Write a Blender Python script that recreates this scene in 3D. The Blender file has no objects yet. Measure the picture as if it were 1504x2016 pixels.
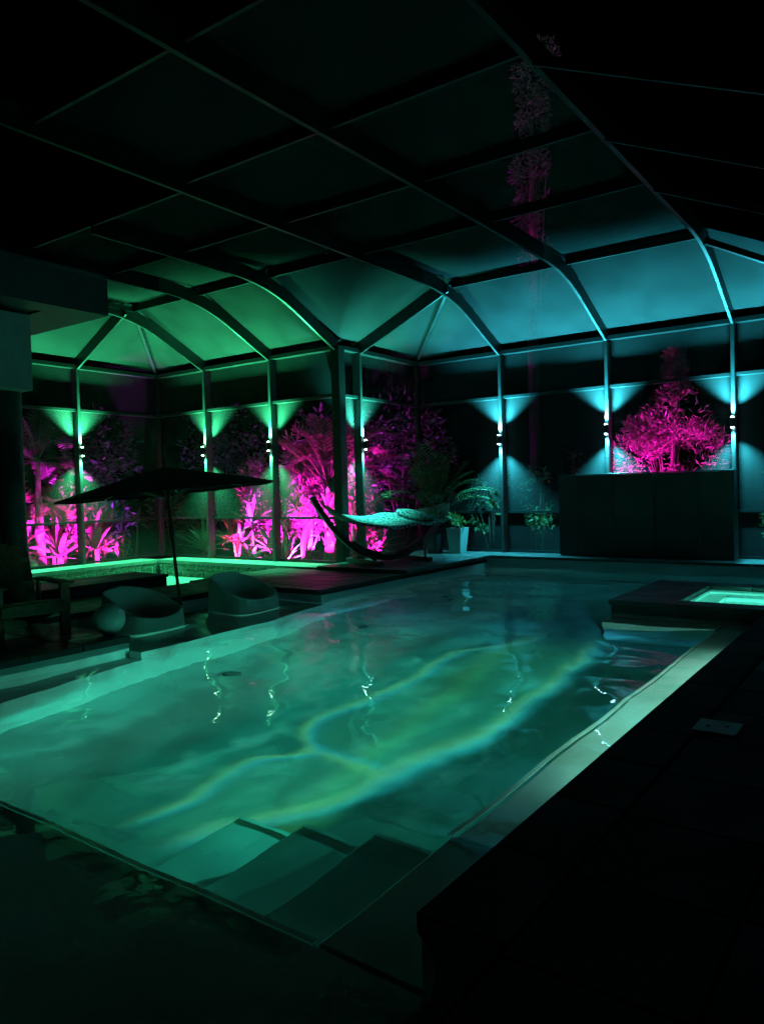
import bpy, bmesh, math, random
from mathutils import Vector, Matrix, noise as mnoise
random.seed(7)
S = bpy.context.scene
C = S.collection
PI = math.pi

# ------------------------------------------------------------------ camera
cd = bpy.data.cameras.new('camera')
cd.sensor_fit = 'HORIZONTAL'; cd.sensor_width = 36.0; cd.lens = 36.0 * 1500 / 1504
cd.clip_start = 0.05; cd.clip_end = 400
cam = bpy.data.objects.new('camera', cd); C.objects.link(cam)
rt = Vector((0.814, 0.581, -0.026)); dn = Vector((-0.003, -0.040, -0.999)); fw = Vector((-0.581, 0.813, -0.030))
fw.normalize(); rt = (rt - fw * rt.dot(fw)).normalized(); up = rt.cross(fw)
M = Matrix(((rt.x, up.x, -fw.x, 0), (rt.y, up.y, -fw.y, 0), (rt.z, up.z, -fw.z, 1.68), (0, 0, 0, 1)))
cam.matrix_world = M
S.camera = cam

# ------------------------------------------------------------------ world, moon, exposure
w = bpy.data.worlds.new('World'); S.world = w; w.use_nodes = True
wn = w.node_tree; bg = wn.nodes['Background']
sky = wn.nodes.new('ShaderNodeTexSky'); sky.sky_type = 'NISHITA'; sky.sun_disc = False
sky.sun_elevation = math.radians(-9); sky.sun_rotation = math.radians(140)
wn.links.new(sky.outputs[0], bg.inputs[0]); bg.inputs[1].default_value = 0.05
sl = bpy.data.lights.new('moon', 'SUN'); sl.energy = 0.004; sl.angle = math.radians(0.5); sl.color = (0.75, 0.88, 1.0)
so = bpy.data.objects.new('moon', sl); C.objects.link(so); so.rotation_euler = (math.radians(50), 0, math.radians(140))
S.view_settings.view_transform = 'Standard'; S.view_settings.look = 'None'
S.view_settings.exposure = 0.0; S.view_settings.gamma = 1.0; S.view_settings.use_curve_mapping = False
S.render.engine = 'CYCLES'
cy = S.cycles
cy.use_denoising = True
try: cy.denoiser = 'OPENIMAGEDENOISE'
except Exception: pass
cy.max_bounces = 10; cy.transparent_max_bounces = 14; cy.transmission_bounces = 8; cy.glossy_bounces = 4; cy.diffuse_bounces = 2
cy.sample_clamp_indirect = 2.0; cy.sample_clamp_direct = 0.0
cy.caustics_reflective = False; cy.caustics_refractive = True; cy.blur_glossy = 0.6

# ------------------------------------------------------------------ materials
def mat(name, base, rough=0.5, metal=0.0, var=0.0, vscale=4.0, bump=0.0, bscale=30.0, spec=0.5, rvar=0.0, obj_random=0.0, detail=4.0):
    m = bpy.data.materials.new(name); m.use_nodes = True
    nt = m.node_tree; b = nt.nodes['Principled BSDF']
    b.inputs['Base Color'].default_value = (*base, 1); b.inputs['Roughness'].default_value = rough
    b.inputs['Metallic'].default_value = metal; b.inputs['Specular IOR Level'].default_value = spec
    tc = nt.nodes.new('ShaderNodeTexCoord')
    src = tc.outputs['Object']
    if var or rvar or obj_random:
        oi = nt.nodes.new('ShaderNodeObjectInfo')
        add = nt.nodes.new('ShaderNodeVectorMath'); add.operation = 'MULTIPLY_ADD'
        nt.links.new(oi.outputs['Random'], add.inputs[0]); add.inputs[1].default_value = (37, 37, 37)
        nt.links.new(src, add.inputs[2])
        n = nt.nodes.new('ShaderNodeTexNoise'); n.inputs['Scale'].default_value = vscale; n.inputs['Detail'].default_value = detail
        nt.links.new(add.outputs[0], n.inputs['Vector'])
        mr = nt.nodes.new('ShaderNodeMapRange'); mr.inputs[1].default_value = 0.3; mr.inputs[2].default_value = 0.7
        mr.inputs[3].default_value = 1 - var; mr.inputs[4].default_value = 1 + var
        nt.links.new(n.outputs[0], mr.inputs[0])
        fac = mr.outputs[0]
        if obj_random:
            m2 = nt.nodes.new('ShaderNodeMapRange'); m2.inputs[3].default_value = 1 - obj_random; m2.inputs[4].default_value = 1 + obj_random
            nt.links.new(oi.outputs['Random'], m2.inputs[0])
            mm = nt.nodes.new('ShaderNodeMath'); mm.operation = 'MULTIPLY'
            nt.links.new(fac, mm.inputs[0]); nt.links.new(m2.outputs[0], mm.inputs[1]); fac = mm.outputs[0]
        sc = nt.nodes.new('ShaderNodeVectorMath'); sc.operation = 'SCALE'; sc.inputs[0].default_value = base
        nt.links.new(fac, sc.inputs['Scale']); nt.links.new(sc.outputs[0], b.inputs['Base Color'])
        if rvar:
            m3 = nt.nodes.new('ShaderNodeMapRange'); m3.inputs[1].default_value = 0.3; m3.inputs[2].default_value = 0.7
            m3.inputs[3].default_value = max(0.03, rough - rvar); m3.inputs[4].default_value = min(1, rough + rvar)
            nt.links.new(n.outputs[0], m3.inputs[0]); nt.links.new(m3.outputs[0], b.inputs['Roughness'])
    if bump:
        n2 = nt.nodes.new('ShaderNodeTexNoise'); n2.inputs['Scale'].default_value = bscale; n2.inputs['Detail'].default_value = 5
        nt.links.new(src, n2.inputs['Vector'])
        bp = nt.nodes.new('ShaderNodeBump'); bp.inputs['Strength'].default_value = bump; bp.inputs['Distance'].default_value = 0.01
        nt.links.new(n2.outputs[0], bp.inputs['Height']); nt.links.new(bp.outputs[0], b.inputs['Normal'])
    return m

def leaf_mat(name, base, rough=0.45, trans=0.25, orand=0.3, vscale=6):
    m = mat(name, base, rough, var=0.3, vscale=vscale, obj_random=orand)
    nt = m.node_tree; b = nt.nodes['Principled BSDF']; out = nt.nodes['Material Output']
    t = nt.nodes.new('ShaderNodeBsdfTranslucent'); mx = nt.nodes.new('ShaderNodeMixShader'); mx.inputs[0].default_value = trans
    lk = [l for l in nt.links if l.to_socket == b.inputs['Base Color']]
    if lk: nt.links.new(lk[0].from_socket, t.inputs[0])
    nt.links.new(b.outputs[0], mx.inputs[1]); nt.links.new(t.outputs[0], mx.inputs[2]); nt.links.new(mx.outputs[0], out.inputs[0])
    return m

def emis(name, col, st):
    m = bpy.data.materials.new(name); m.use_nodes = True; nt = m.node_tree
    e = nt.nodes.new('ShaderNodeEmission'); e.inputs[0].default_value = (*col, 1); e.inputs[1].default_value = st
    nt.links.new(e.outputs[0], nt.nodes['Material Output'].inputs[0]); return m

def screen_material():
    m = bpy.data.materials.new('insect_screen'); m.use_nodes = True; nt = m.node_tree
    for n in list(nt.nodes):
        if n.type == 'BSDF_PRINCIPLED': nt.nodes.remove(n)
    out = nt.nodes['Material Output']
    tc = nt.nodes.new('ShaderNodeTexCoord')
    n1 = nt.nodes.new('ShaderNodeTexNoise'); n1.inputs['Scale'].default_value = 1.3; n1.inputs['Detail'].default_value = 6
    mp = nt.nodes.new('ShaderNodeMapping'); mp.inputs['Scale'].default_value = (1, 1, 0.5)
    nt.links.new(tc.outputs['Object'], mp.inputs[0]); nt.links.new(mp.outputs[0], n1.inputs['Vector'])
    cr = nt.nodes.new('ShaderNodeMapRange'); cr.inputs[1].default_value = 0.3; cr.inputs[2].default_value = 0.7
    cr.inputs[3].default_value = 0.11; cr.inputs[4].default_value = 0.18
    nt.links.new(n1.outputs[0], cr.inputs[0])
    # dust specks caught in the mesh
    n2 = nt.nodes.new('ShaderNodeTexNoise'); n2.inputs['Scale'].default_value = 9; n2.inputs['Detail'].default_value = 8; n2.inputs['Roughness'].default_value = 0.7
    nt.links.new(tc.outputs['Object'], n2.inputs['Vector'])
    c2 = nt.nodes.new('ShaderNodeMapRange'); c2.inputs[1].default_value = 0.66; c2.inputs[2].default_value = 0.74; c2.inputs[4].default_value = 0.16
    nt.links.new(n2.outputs[0], c2.inputs[0])
    ad = nt.nodes.new('ShaderNodeMath'); nt.links.new(cr.outputs[0], ad.inputs[0]); nt.links.new(c2.outputs[0], ad.inputs[1])
    cmb = nt.nodes.new('ShaderNodeCombineColor')
    for i in range(3): nt.links.new(ad.outputs[0], cmb.inputs[i])
    d = nt.nodes.new('ShaderNodeBsdfDiffuse'); t = nt.nodes.new('ShaderNodeBsdfTranslucent'); tr = nt.nodes.new('ShaderNodeBsdfTransparent')
    nt.links.new(cmb.outputs[0], d.inputs[0]); nt.links.new(cmb.outputs[0], t.inputs[0])
    m1 = nt.nodes.new('ShaderNodeMixShader'); m1.inputs[0].default_value = 0.2
    nt.links.new(d.outputs[0], m1.inputs[1]); nt.links.new(t.outputs[0], m1.inputs[2])
    m2 = nt.nodes.new('ShaderNodeMixShader'); m2.inputs[0].default_value = 0.26
    nt.links.new(tr.outputs[0], m2.inputs[1]); nt.links.new(m1.outputs[0], m2.inputs[2])
    nt.links.new(m2.outputs[0], out.inputs[0])
    return m

MFRAME = mat('bronze_frame', (0.018, 0.021, 0.021), 0.42, 0.0, var=0.15, bump=0.05, bscale=60, rvar=0.08)
MPOST = mat('bronze_post', (0.060, 0.066, 0.066), 0.34, var=0.15, rvar=0.06, spec=0.8)
MROOF = mat('bronze_roof_bar', (0.006, 0.007, 0.007), 0.5, var=0.15, rvar=0.1, spec=0.2)
MSCREEN = screen_material()
MDECK = mat('dark_paver', (0.024, 0.026, 0.028), 0.5, var=0.35, vscale=3, bump=0.25, bscale=40, rvar=0.15, obj_random=0.15)
MLIGHTSTONE = mat('pale_ledge_stone', (0.33, 0.34, 0.33), 0.6, var=0.15, vscale=5, bump=0.2, bscale=50, obj_random=0.08)
MPLAT = mat('grey_platform_paver', (0.085, 0.09, 0.09), 0.5, var=0.35, vscale=3, bump=0.25, bscale=40, rvar=0.15, obj_random=0.15)
MDIM = mat('dimmed_dark_paver', (0.0045, 0.005, 0.0055), 0.7, var=0.4, vscale=2.2, bump=0.25, bscale=40, rvar=0.12, spec=0.05, obj_random=0.15)  # dark paver darkened and dulled to keep the unlit near deck black
MGROUT = mat('dark_grout', (0.03, 0.03, 0.03), 0.9, bump=0.2)
MPALEGROUT = mat('pale_grout', (0.46, 0.47, 0.43), 0.9, var=0.2, bump=0.3)
MSTONE = mat('wall_stone', (0.15, 0.155, 0.125), 0.75, var=0.45, vscale=9, bump=0.5, bscale=40, obj_random=0.35)
MPLASTER = mat('pool_plaster', (0.50, 0.54, 0.53), 0.7, var=0.10, vscale=1.6, bump=0.08, bscale=70)
MSOIL = mat('garden_soil', (0.035, 0.028, 0.022), 0.95, var=0.4, vscale=5, bump=0.8, bscale=20)
MBLACK = mat('black_fabric', (0.004, 0.004, 0.005), 0.9, spec=0.05, var=0.2, vscale=12, bump=0.1, bscale=200)
MBLKMET = mat('black_metal', (0.018, 0.019, 0.02), 0.35, var=0.1)
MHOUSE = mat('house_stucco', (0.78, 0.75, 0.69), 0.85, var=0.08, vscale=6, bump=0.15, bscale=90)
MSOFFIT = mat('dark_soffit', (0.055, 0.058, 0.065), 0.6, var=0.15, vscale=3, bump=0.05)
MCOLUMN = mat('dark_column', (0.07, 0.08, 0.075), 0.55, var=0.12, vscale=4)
MPLASTIC = mat('matte_white_resin', (0.74, 0.74, 0.66), 0.55, var=0.06, vscale=5, bump=0.03, bscale=120)
MWOOD = mat('brown_wood', (0.24, 0.13, 0.075), 0.6, var=0.35, vscale=10, bump=0.2, bscale=35)
MDKWOOD = mat('stained_arc_wood', (0.075, 0.065, 0.055), 0.5, var=0.35, vscale=9, bump=0.15, bscale=40)
MPANEL = mat('dark_wall_panel', (0.035, 0.042, 0.038), 0.42, var=0.18, vscale=1.5, rvar=0.1, bump=0.04, bscale=50)
MROPE = mat('pale_rope', (0.45, 0.43, 0.36), 0.9)
MPOT = mat('grey_pot', (0.30, 0.33, 0.33), 0.5, var=0.1, vscale=8)
MLID = mat('skimmer_plastic', (0.20, 0.22, 0.21), 0.5, var=0.1)
MDRAIN = mat('drain_plastic', (0.16, 0.17, 0.17), 0.5)
MTRUNK = mat('palm_trunk', (0.23, 0.18, 0.14), 0.9, var=0.5, vscale=14, bump=1.0, bscale=22)
MBOOT = mat('rough_dark_trunk', (0.085, 0.065, 0.055), 0.9, var=0.7, vscale=16, bump=1.0, bscale=18)
MBARK = mat('bark', (0.10, 0.075, 0.055), 0.95, var=0.4, vscale=12, bump=0.8, bscale=25)
MGREEN = leaf_mat('green_leaf', (0.075, 0.115, 0.045))
MRED = leaf_mat('red_leaf', (0.20, 0.055, 0.075))
MPINKLEAF = leaf_mat('blushed_leaf', (0.22, 0.11, 0.13))
MPALE = leaf_mat('pale_leaf', (0.14, 0.17, 0.11))
MBRIGHT = leaf_mat('bright_shrub_leaf', (0.20, 0.34, 0.14))
MDARKLEAF = leaf_mat('dark_leaf', (0.045, 0.07, 0.035))
MGLOW = leaf_mat('garden_frond', (0.19, 0.13, 0.13))
MDRY = leaf_mat('dry_leaf', (0.22, 0.13, 0.09), 0.8)

def water_material():
    m = bpy.data.materials.new('pool_water'); m.use_nodes = True; nt = m.node_tree
    for n in list(nt.nodes):
        if n.type == 'BSDF_PRINCIPLED': nt.nodes.remove(n)
    g = nt.nodes.new('ShaderNodeBsdfGlass'); g.inputs['IOR'].default_value = 1.333; g.inputs['Roughness'].default_value = 0.0
    g.inputs['Color'].default_value = (0.93, 0.99, 0.98, 1)
    tc = nt.nodes.new('ShaderNodeTexCoord')
    n = nt.nodes.new('ShaderNodeTexNoise'); n.inputs['Scale'].default_value = 7; n.inputs['Detail'].default_value = 2
    nt.links.new(tc.outputs['Object'], n.inputs['Vector'])
    b = nt.nodes.new('ShaderNodeBump'); b.inputs['Strength'].default_value = 0.25; b.inputs['Distance'].default_value = 0.006
    nt.links.new(n.outputs[0], b.inputs['Height']); nt.links.new(b.outputs[0], g.inputs['Normal'])
    nt.links.new(g.outputs[0], nt.nodes['Material Output'].inputs[0]); return m
MWATER = water_material()

def quilt_material():
    m = mat('patterned_quilt', (0.5, 0.6, 0.6), 0.9, bump=0.2, bscale=60)
    nt = m.node_tree; b = nt.nodes['Principled BSDF']
    tc = nt.nodes.new('ShaderNodeTexCoord')
    v = nt.nodes.new('ShaderNodeTexVoronoi'); v.feature = 'DISTANCE_TO_EDGE'; v.inputs['Scale'].default_value = 13
    nt.links.new(tc.outputs['Object'], v.inputs['Vector'])
    cr = nt.nodes.new('ShaderNodeValToRGB')
    cr.color_ramp.elements[0].position = 0.10; cr.color_ramp.elements[0].color = (0.42, 0.46, 0.46, 1)
    cr.color_ramp.elements[1].position = 0.16; cr.color_ramp.elements[1].color = (0.02, 0.05, 0.09, 1)
    nt.links.new(v.outputs['Distance'], cr.inputs[0]); nt.links.new(cr.outputs[0], b.inputs['Base Color']); return m
MQUILT = quilt_material()

# ------------------------------------------------------------------ object helpers
def link(name, me, m=None, parent=None, loc=None):
    o = bpy.data.objects.new(name, me); C.objects.link(o)
    if m is not None and me is not None and not me.materials: me.materials.append(m)
    if parent is not None: o.parent = parent
    if loc is not None: o.location = loc
    return o
def obj(name, bm, m=None, parent=None, loc=None, smooth=False):
    me = bpy.data.meshes.new(name); bm.normal_update(); bm.to_mesh(me); bm.free()
    if smooth:
        for p in me.polygons: p.use_smooth = True
    return link(name, me, m, parent, loc)
def tag(o, label, cat, group=None):
    o['label'] = label; o['category'] = cat
    if group: o['group'] = group
    return o
def thing(name, label, cat, loc=(0, 0, 0), rz=0.0, group=None):
    o = link(name, None, loc=loc); o.rotation_euler = (0, 0, rz); o.empty_display_size = 0.2
    return tag(o, label, cat, group)
def struct(o):
    o['kind'] = 'structure'; return o
def stuff(o):
    o['kind'] = 'stuff'; return o
def box(bm, x0, x1, y0, y1, z0, z1, bev=0.0):
    r = bmesh.ops.create_cube(bm, size=1.0)
    for v in r['verts']:
        v.co = Vector(((x0 + x1) / 2 + v.co.x * (x1 - x0), (y0 + y1) / 2 + v.co.y * (y1 - y0), (z0 + z1) / 2 + v.co.z * (z1 - z0)))
    if bev:
        es = list({e for v in r['verts'] for e in v.link_edges})
        bmesh.ops.bevel(bm, geom=es, offset=bev, segments=1, affect='EDGES')
def bxo(name, x0, x1, y0, y1, z0, z1, m, parent=None, bev=0.0):
    """box with its own origin at its centre"""
    bm = bmesh.new(); cx, cy_, cz = (x0 + x1) / 2, (y0 + y1) / 2, (z0 + z1) / 2
    box(bm, x0 - cx, x1 - cx, y0 - cy_, y1 - cy_, z0 - cz, z1 - cz, bev)
    return obj(name, bm, m, parent, (cx, cy_, cz))
def beam_bm(bm, p, q, wd, ht, up=(0, 0, 1), ext=0.0):
    p = Vector(p); q = Vector(q); d = (q - p).normalized(); p = p - d * ext; q = q + d * ext
    u = Vector(up); s = d.cross(u).normalized(); u = s.cross(d).normalized()
    vs = []
    for c in (p, q):
        for a, b in ((-1, -1), (1, -1), (1, 1), (-1, 1)):
            vs.append(bm.verts.new(c + s * a * wd / 2 + u * b * ht / 2))
    for i in range(4):
        j = (i + 1) % 4; bm.faces.new((vs[i], vs[j], vs[4 + j], vs[4 + i]))
    bm.faces.new((vs[3], vs[2], vs[1], vs[0])); bm.faces.new(vs[4:8])
def beam(name, p, q, wd, ht, m, parent=None, up=(0, 0, 1), ext=0.0):
    bm = bmesh.new(); beam_bm(bm, p, q, wd, ht, up, ext); return obj(name, bm, m, parent)
def tube_bm(bm, pts, rads, seg=8, cap=True):
    pts = [Vector(p) for p in pts]; rings = []
    if not isinstance(rads, (list, tuple)): rads = [rads] * len(pts)
    ref = Vector((0, 0, 1))
    for i, p in enumerate(pts):
        d = (pts[min(i + 1, len(pts) - 1)] - pts[max(i - 1, 0)]).normalized()
        r0 = ref if abs(d.dot(ref)) < 0.95 else Vector((1, 0, 0))
        s = d.cross(r0).normalized(); u = s.cross(d)
        rings.append([bm.verts.new(p + (s * math.cos(2 * PI * k / seg) + u * math.sin(2 * PI * k / seg)) * rads[i]) for k in range(seg)])
    for a, b in zip(rings, rings[1:]):
        for k in range(seg):
            bm.faces.new((a[k], a[(k + 1) % seg], b[(k + 1) % seg], b[k]))
    if cap:
        bm.faces.new(rings[0][::-1]); bm.faces.new(rings[-1])
def tube(name, pts, rads, m, parent=None, seg=8, loc=None):
    bm = bmesh.new(); tube_bm(bm, pts, rads, seg); return obj(name, bm, m, parent, loc, True)
def disc_bm(bm, c, r, n=Vector((0, 0, 1)), seg=16):
    n = Vector(n).normalized(); s = n.orthogonal().normalized(); u = n.cross(s)
    vs = [bm.verts.new(Vector(c) + (s * math.cos(2 * PI * k / seg) + u * math.sin(2 * PI * k / seg)) * r) for k in range(seg)]
    bm.faces.new(vs)
def lathe_bm(bm, prof, seg=24, c=(0, 0, 0)):
    rings = []
    for r, z in prof:
        rings.append([bm.verts.new((c[0] + r * math.cos(2 * PI * k / seg), c[1] + r * math.sin(2 * PI * k / seg), c[2] + z)) for k in range(seg)])
    for a, b in zip(rings, rings[1:]):
        for k in range(seg): bm.faces.new((a[k], a[(k + 1) % seg], b[(k + 1) % seg], b[k]))
    bm.faces.new(rings[0][::-1]); bm.faces.new(rings[-1])
def prism_bm(bm, poly, z0, z1):
    a = [bm.verts.new((x, y, z0)) for x, y in poly]; b = [bm.verts.new((x, y, z1)) for x, y in poly]
    n = len(poly)
    bm.faces.new(a[::-1]); bm.faces.new(b)
    for i in range(n): bm.faces.new((a[i], a[(i + 1) % n], b[(i + 1) % n], b[i]))
def lamp(name, kind, loc, energy, col, parent=None, aim=None, cone=90, blend=0.3, size=0.03):
    l = bpy.data.lights.new(name, kind); l.energy = energy; l.color = col; l.shadow_soft_size = size
    if kind == 'SPOT': l.spot_size = math.radians(cone); l.spot_blend = blend
    o = bpy.data.objects.new(name, l); C.objects.link(o)
    o.location = loc
    if aim is not None: o.rotation_euler = (Vector(aim) - Vector(loc)).to_track_quat('-Z', 'Y').to_euler()
    if parent is not None:
        o.parent = parent; o.matrix_parent_inverse = Matrix.Translation(-Vector(parent.location))
    return o

# ------------------------------------------------------------------ layout constants
ZE, ZR = 4.55, 5.40          # eave and flat roof of the cage
X1, Y2, X3, Y4 = -15.05, 11.85, -9.43, 14.78
XK1, YK2, XK3, YK4, XK5 = -13.35, 10.0, -7.38, 12.75, -2.80
ZD, ZS, ZP, ZL = 0.18, 0.18, 0.25, 0.19   # deck, slab, raised platform, ledge
TH = 0.2                     # depth of the wall posts

# ------------------------------------------------------------------ ground
bm = bmesh.new()
def quad(bm, x0, x1, y0, y1, z):
    bm.faces.new([bm.verts.new(p) for p in ((x0, y0, z), (x1, y0, z), (x1, y1, z), (x0, y1, z))])
gz = -0.02
for a in ((-150, -15.27, -150, 150), (5, 150, -150, 150), (-15.27, 5, 15.02, 150), (-15.27, 5, -150, -4), (-15.27, -9.65, 12.08, 15.02)): quad(bm, *a, gz)
struct(obj('ground', bm, MSOIL))

# ------------------------------------------------------------------ pool shell
ZF = -1.30
def sbox(name, *a, m=MPLASTER, bev=0.0): return struct(bxo(name, *a, m, bev=bev))
sbox('pool_floor', -9.2, 3.2, 0.6, 14.6, ZF - 0.15, ZF)
# left bench and sun shelf, its edge runs slightly askew
bm = bmesh.new(); prism_bm(bm, [(-8.95, 8.75), (-8.95, 5.151), (-6.94, 5.151), (-7.08, 7.4), (-7.36, 8.748)][::-1], ZF, -0.14)
struct(obj('sun_shelf_floor', bm, MPLASTER))
bm = bmesh.new(); prism_bm(bm, [(-7.149, 5.15), (-7.149, 2.25), (-6.35, 2.25), (-6.62, 3.4), (-6.93, 5.15)][::-1], ZF, -0.5)
struct(obj('pool_bench_floor', bm, MPLASTER))
sbox('pool_ledge_floor', -1.95, -1.45, 3.275, 9.62, ZF, -0.22, bev=0.02)
bm = bmesh.new(); prism_bm(bm, [(-7.14, 0.7), (-1.0, 0.7), (-1.0, 2.0), (-1.45, 2.24), (-7.14, 2.24)], ZF, -0.24)
bmesh.ops.bevel(bm, geom=[e for e in bm.edges if all(v.co.z > -0.3 for v in e.verts)], offset=0.02, segments=2, affect='EDGES')
struct(obj('pool_step', bm, MPLASTER))
YS = 3.27
sbox('pool_step', -1.98, -1.452, 2.242, YS, ZF, -0.242, bev=0.012)
for (x0, x1, z) in ((-2.44, -1.982, -0.46), (-2.96, -2.442, -0.66), (-3.47, -2.962, -0.86)): sbox('pool_step', x0, x1, 2.242, YS, ZF, z, bev=0.012)
STEP_EDGES = [([(-7.1, 2.246), (-1.99, 2.246)], -0.240), ([(-1.985, YS + 0.02), (-1.952, 9.2)], -0.228), ([(-1.97, YS), (-1.46, YS)], -0.240), ([(-2.43, YS), (-1.99, YS)], -0.458), ([(-2.95, YS), (-2.45, YS)], -0.658), ([(-3.46, YS), (-2.97, YS)], -0.858)]
sbox('spa_ledge_floor', -3.3, -1.952, 9.25, 9.628, ZF, -0.22, bev=0.02)
sbox('pool_wall', -1.449, -1.32, 2.2, 9.62, ZF, 0.13)
sbox('pool_wall', -1.449 + 0.35, -0.9, 0.5, 2.2, ZF, 0.13)
sbox('pool_wall', -7.36, -7.15, 0.5, 5.148, ZF, 0.06)
sbox('pool_wall', -9.1, -7.362, 5.0, 5.148, ZF, 0.06)
sbox('pool_wall', -9.1, -8.952, 5.15, 8.75, ZF, 0.10)
sbox('pool_wall', -9.1, -7.42, 8.752, 8.95, ZF, 0.10)
sbox('pool_wall', -7.6, -7.42, 8.95, 14.15, ZF, 0.10)
sbox('pool_wall', -7.6, 3.2, 14.152, 14.35, ZF, 0.19)
sbox('pool_wall', -7.55, -0.9, 0.45, 0.66, ZF, 0.10)
sbox('pool_wall', 3.05, 3.2, 11.9, 14.15, ZF, 0.13)

MNOSE = mat('pale_nosing_tile', (0.62, 0.66, 0.65), 0.5, var=0.08, vscale=6)
def nosing(pts, z):
    for (a, b) in zip(pts, pts[1:]): struct(beam('step_nosing_strip', (*a, z), (*b, z), 0.03, 0.014, MNOSE))
# water: one rippled sheet
def wave(x, y):
    z = 0.0
    for (kx, ky, a, ph) in WAVES: z += a * math.sin(kx * x + ky * y + ph)
    a2 = 0.0045 * mnoise.noise(Vector((x * 1.1, y * 1.6, 3.7))) + 0.0022 * mnoise.noise(Vector((x * 2.6, y * 3.4, 9.1)))
    return z + a2 * 2.2
WAVES = []
rw = random.Random(3)
for i in range(10):
    lam = rw.uniform(0.5, 2.0); th = math.radians(rw.gauss(60, 35)); k = 2 * PI / lam
    WAVES.append((k * math.cos(th), k * math.sin(th), 0.0017 * lam, rw.uniform(0, 6.28)))
def water_sheet(name, x0, x1, y0, y1, z, step, amp=1.0):
    nx = int((x1 - x0) / step); ny = int((y1 - y0) / step)
    vs = [(x0 + (x1 - x0) * i / nx, y0 + (y1 - y0) * j / ny) for j in range(ny + 1) for i in range(nx + 1)]
    vv = [(x, y, z + amp * wave(x, y)) for x, y in vs]
    fs = [(j * (nx + 1) + i, j * (nx + 1) + i + 1, (j + 1) * (nx + 1) + i + 1, (j + 1) * (nx + 1) + i) for j in range(ny) for i in range(nx)]
    me = bpy.data.meshes.new(name); me.from_pydata(vv, [], fs)
    for p in me.polygons: p.use_smooth = True
    return struct(link(name, me, MWATER))
water_sheet('water', -9.0, 3.1, 0.55, 14.2, 0.0, 0.06)

for pts_, z_ in STEP_EDGES: nosing(pts_, z_)
# ------------------------------------------------------------------ decks
def pavers(parent, x0, x1, y0, y1, zt, th=0.03, sx=0.6, sy=0.6, m=MDECK, gap=0.006, stag=0.0, name='paver'):
    """a laid field of pavers, every one an object sharing a mesh with those of its size"""
    cache = {}
    nx = max(1, round((x1 - x0) / sx)); ny = max(1, round((y1 - y0) / sy)); dx = (x1 - x0) / nx; dy = (y1 - y0) / ny
    bm = bmesh.new(); box(bm, -dx / 2 + gap, dx / 2 - gap, -dy / 2 + gap, dy / 2 - gap, -th, 0, 0.004)
    me = bpy.data.meshes.new(name); bm.to_mesh(me); bm.free(); me.materials.append(m)
    for i in range(nx):
        for j in range(ny):
            o = link(name, me, None, parent, (x0 + (i + 0.5) * dx, y0 + (j + 0.5) * dy, zt + random.uniform(-0.0015, 0.0015)))
            o.rotation_euler = (random.uniform(-.002, .002), random.uniform(-.002, .002), 0)

# right deck: base, coping row, field of pavers
rd = sbox('deck_floor', -1.32, 4.2, 2.2, 9.6, -0.2, 0.145, m=MGROUT)
def with_base(o):                        # an unscaled pivot for pieces of a piece of the setting
    return o
def piece_parent(o):
    e = o; return e
def child_pavers(s, *a, **k):
    """pavers parented to a box whose origin is its centre"""
    before = set(bpy.data.objects); pavers(None, *a, **k)
    for o in set(bpy.data.objects) - before:
        o.parent = s; o.location = o.location - s.location
child_pavers(rd, -1.48, -1.12, 2.2, 9.6, 0.18, 0.06, 0.36, 0.62, m=MDIM)
child_pavers(rd, -1.115, 1.28, 0.9, 9.6, 0.18, 0.035, 0.6, 0.6, m=MDIM)
rn = sbox('deck_floor', -0.9, 4.2, -3.5, 2.198, -0.2, 0.143, m=MGROUT)
bm = bmesh.new()
prism_bm(bm, [(-1.46, 2.19), (-1.36, 2.12), (-1.30, 2.05), (-1.23, 1.93), (-1.18, 1.83), (-1.17, 1.72), (-1.15, 1.2), (-1.15, 0.4), (-1.122, 0.4), (-1.122, 2.19)][::-1], 0.12, 0.18)
obj('coping_stone', bm, MDIM, rn, (0, 0, 0)).location = -rn.location
# slab and strip beside the pool, raised platform at the back
sl_ = sbox('terrace_slab', -10.4, -7.55, 8.8, 11.0, -0.2, 0.12, m=MGROUT)
child_pavers(sl_, -10.4, -7.86, 9.06, 10.998, 0.18, 0.05, 0.64, 0.65)
child_pavers(sl_, -7.855, -7.45, 8.75, 10.998, 0.18, 0.15, 0.4, 0.56)
child_pavers(sl_, -10.4, -7.86, 8.75, 9.055, 0.18, 0.15, 0.5, 0.3)
st_ = sbox('terrace_slab', -10.2, -8.97, 5.15, 8.745, -0.2, 0.12, m=MGROUT)
child_pavers(st_, -10.2, -8.93, 5.15, 8.745, 0.18, 0.08, 0.63, 0.6)
pf = sbox('raised_platform_floor', -9.45, -7.46, 11.02, 15.0, -0.2, 0.19, m=MGROUT)
child_pavers(pf, -9.43, -7.36, 11.0, 14.13, 0.25, 0.065, 0.69, 0.62, m=MPLAT)
pb = sbox('raised_platform_floor', -9.43, 4.0, 14.36, 15.0, -0.2, 0.195, m=MGROUT)
child_pavers(pb, -9.43, 3.2, 14.135, 14.98, 0.25, 0.055, 0.7, 0.42, m=MPLAT)
# left patio where the wooden chair stands
lp = sbox('patio_floor', -15.2, -7.2, -3.5, 5.13, -0.2, 0.085, m=MGROUT)
child_pavers(lp, -7.56, -7.1, 0.5, 5.15, 0.14, 0.07, 0.46, 0.58)
child_pavers(lp, -11.8, -7.565, 1.5, 5.15, 0.14, 0.05, 0.6, 0.6)
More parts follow.
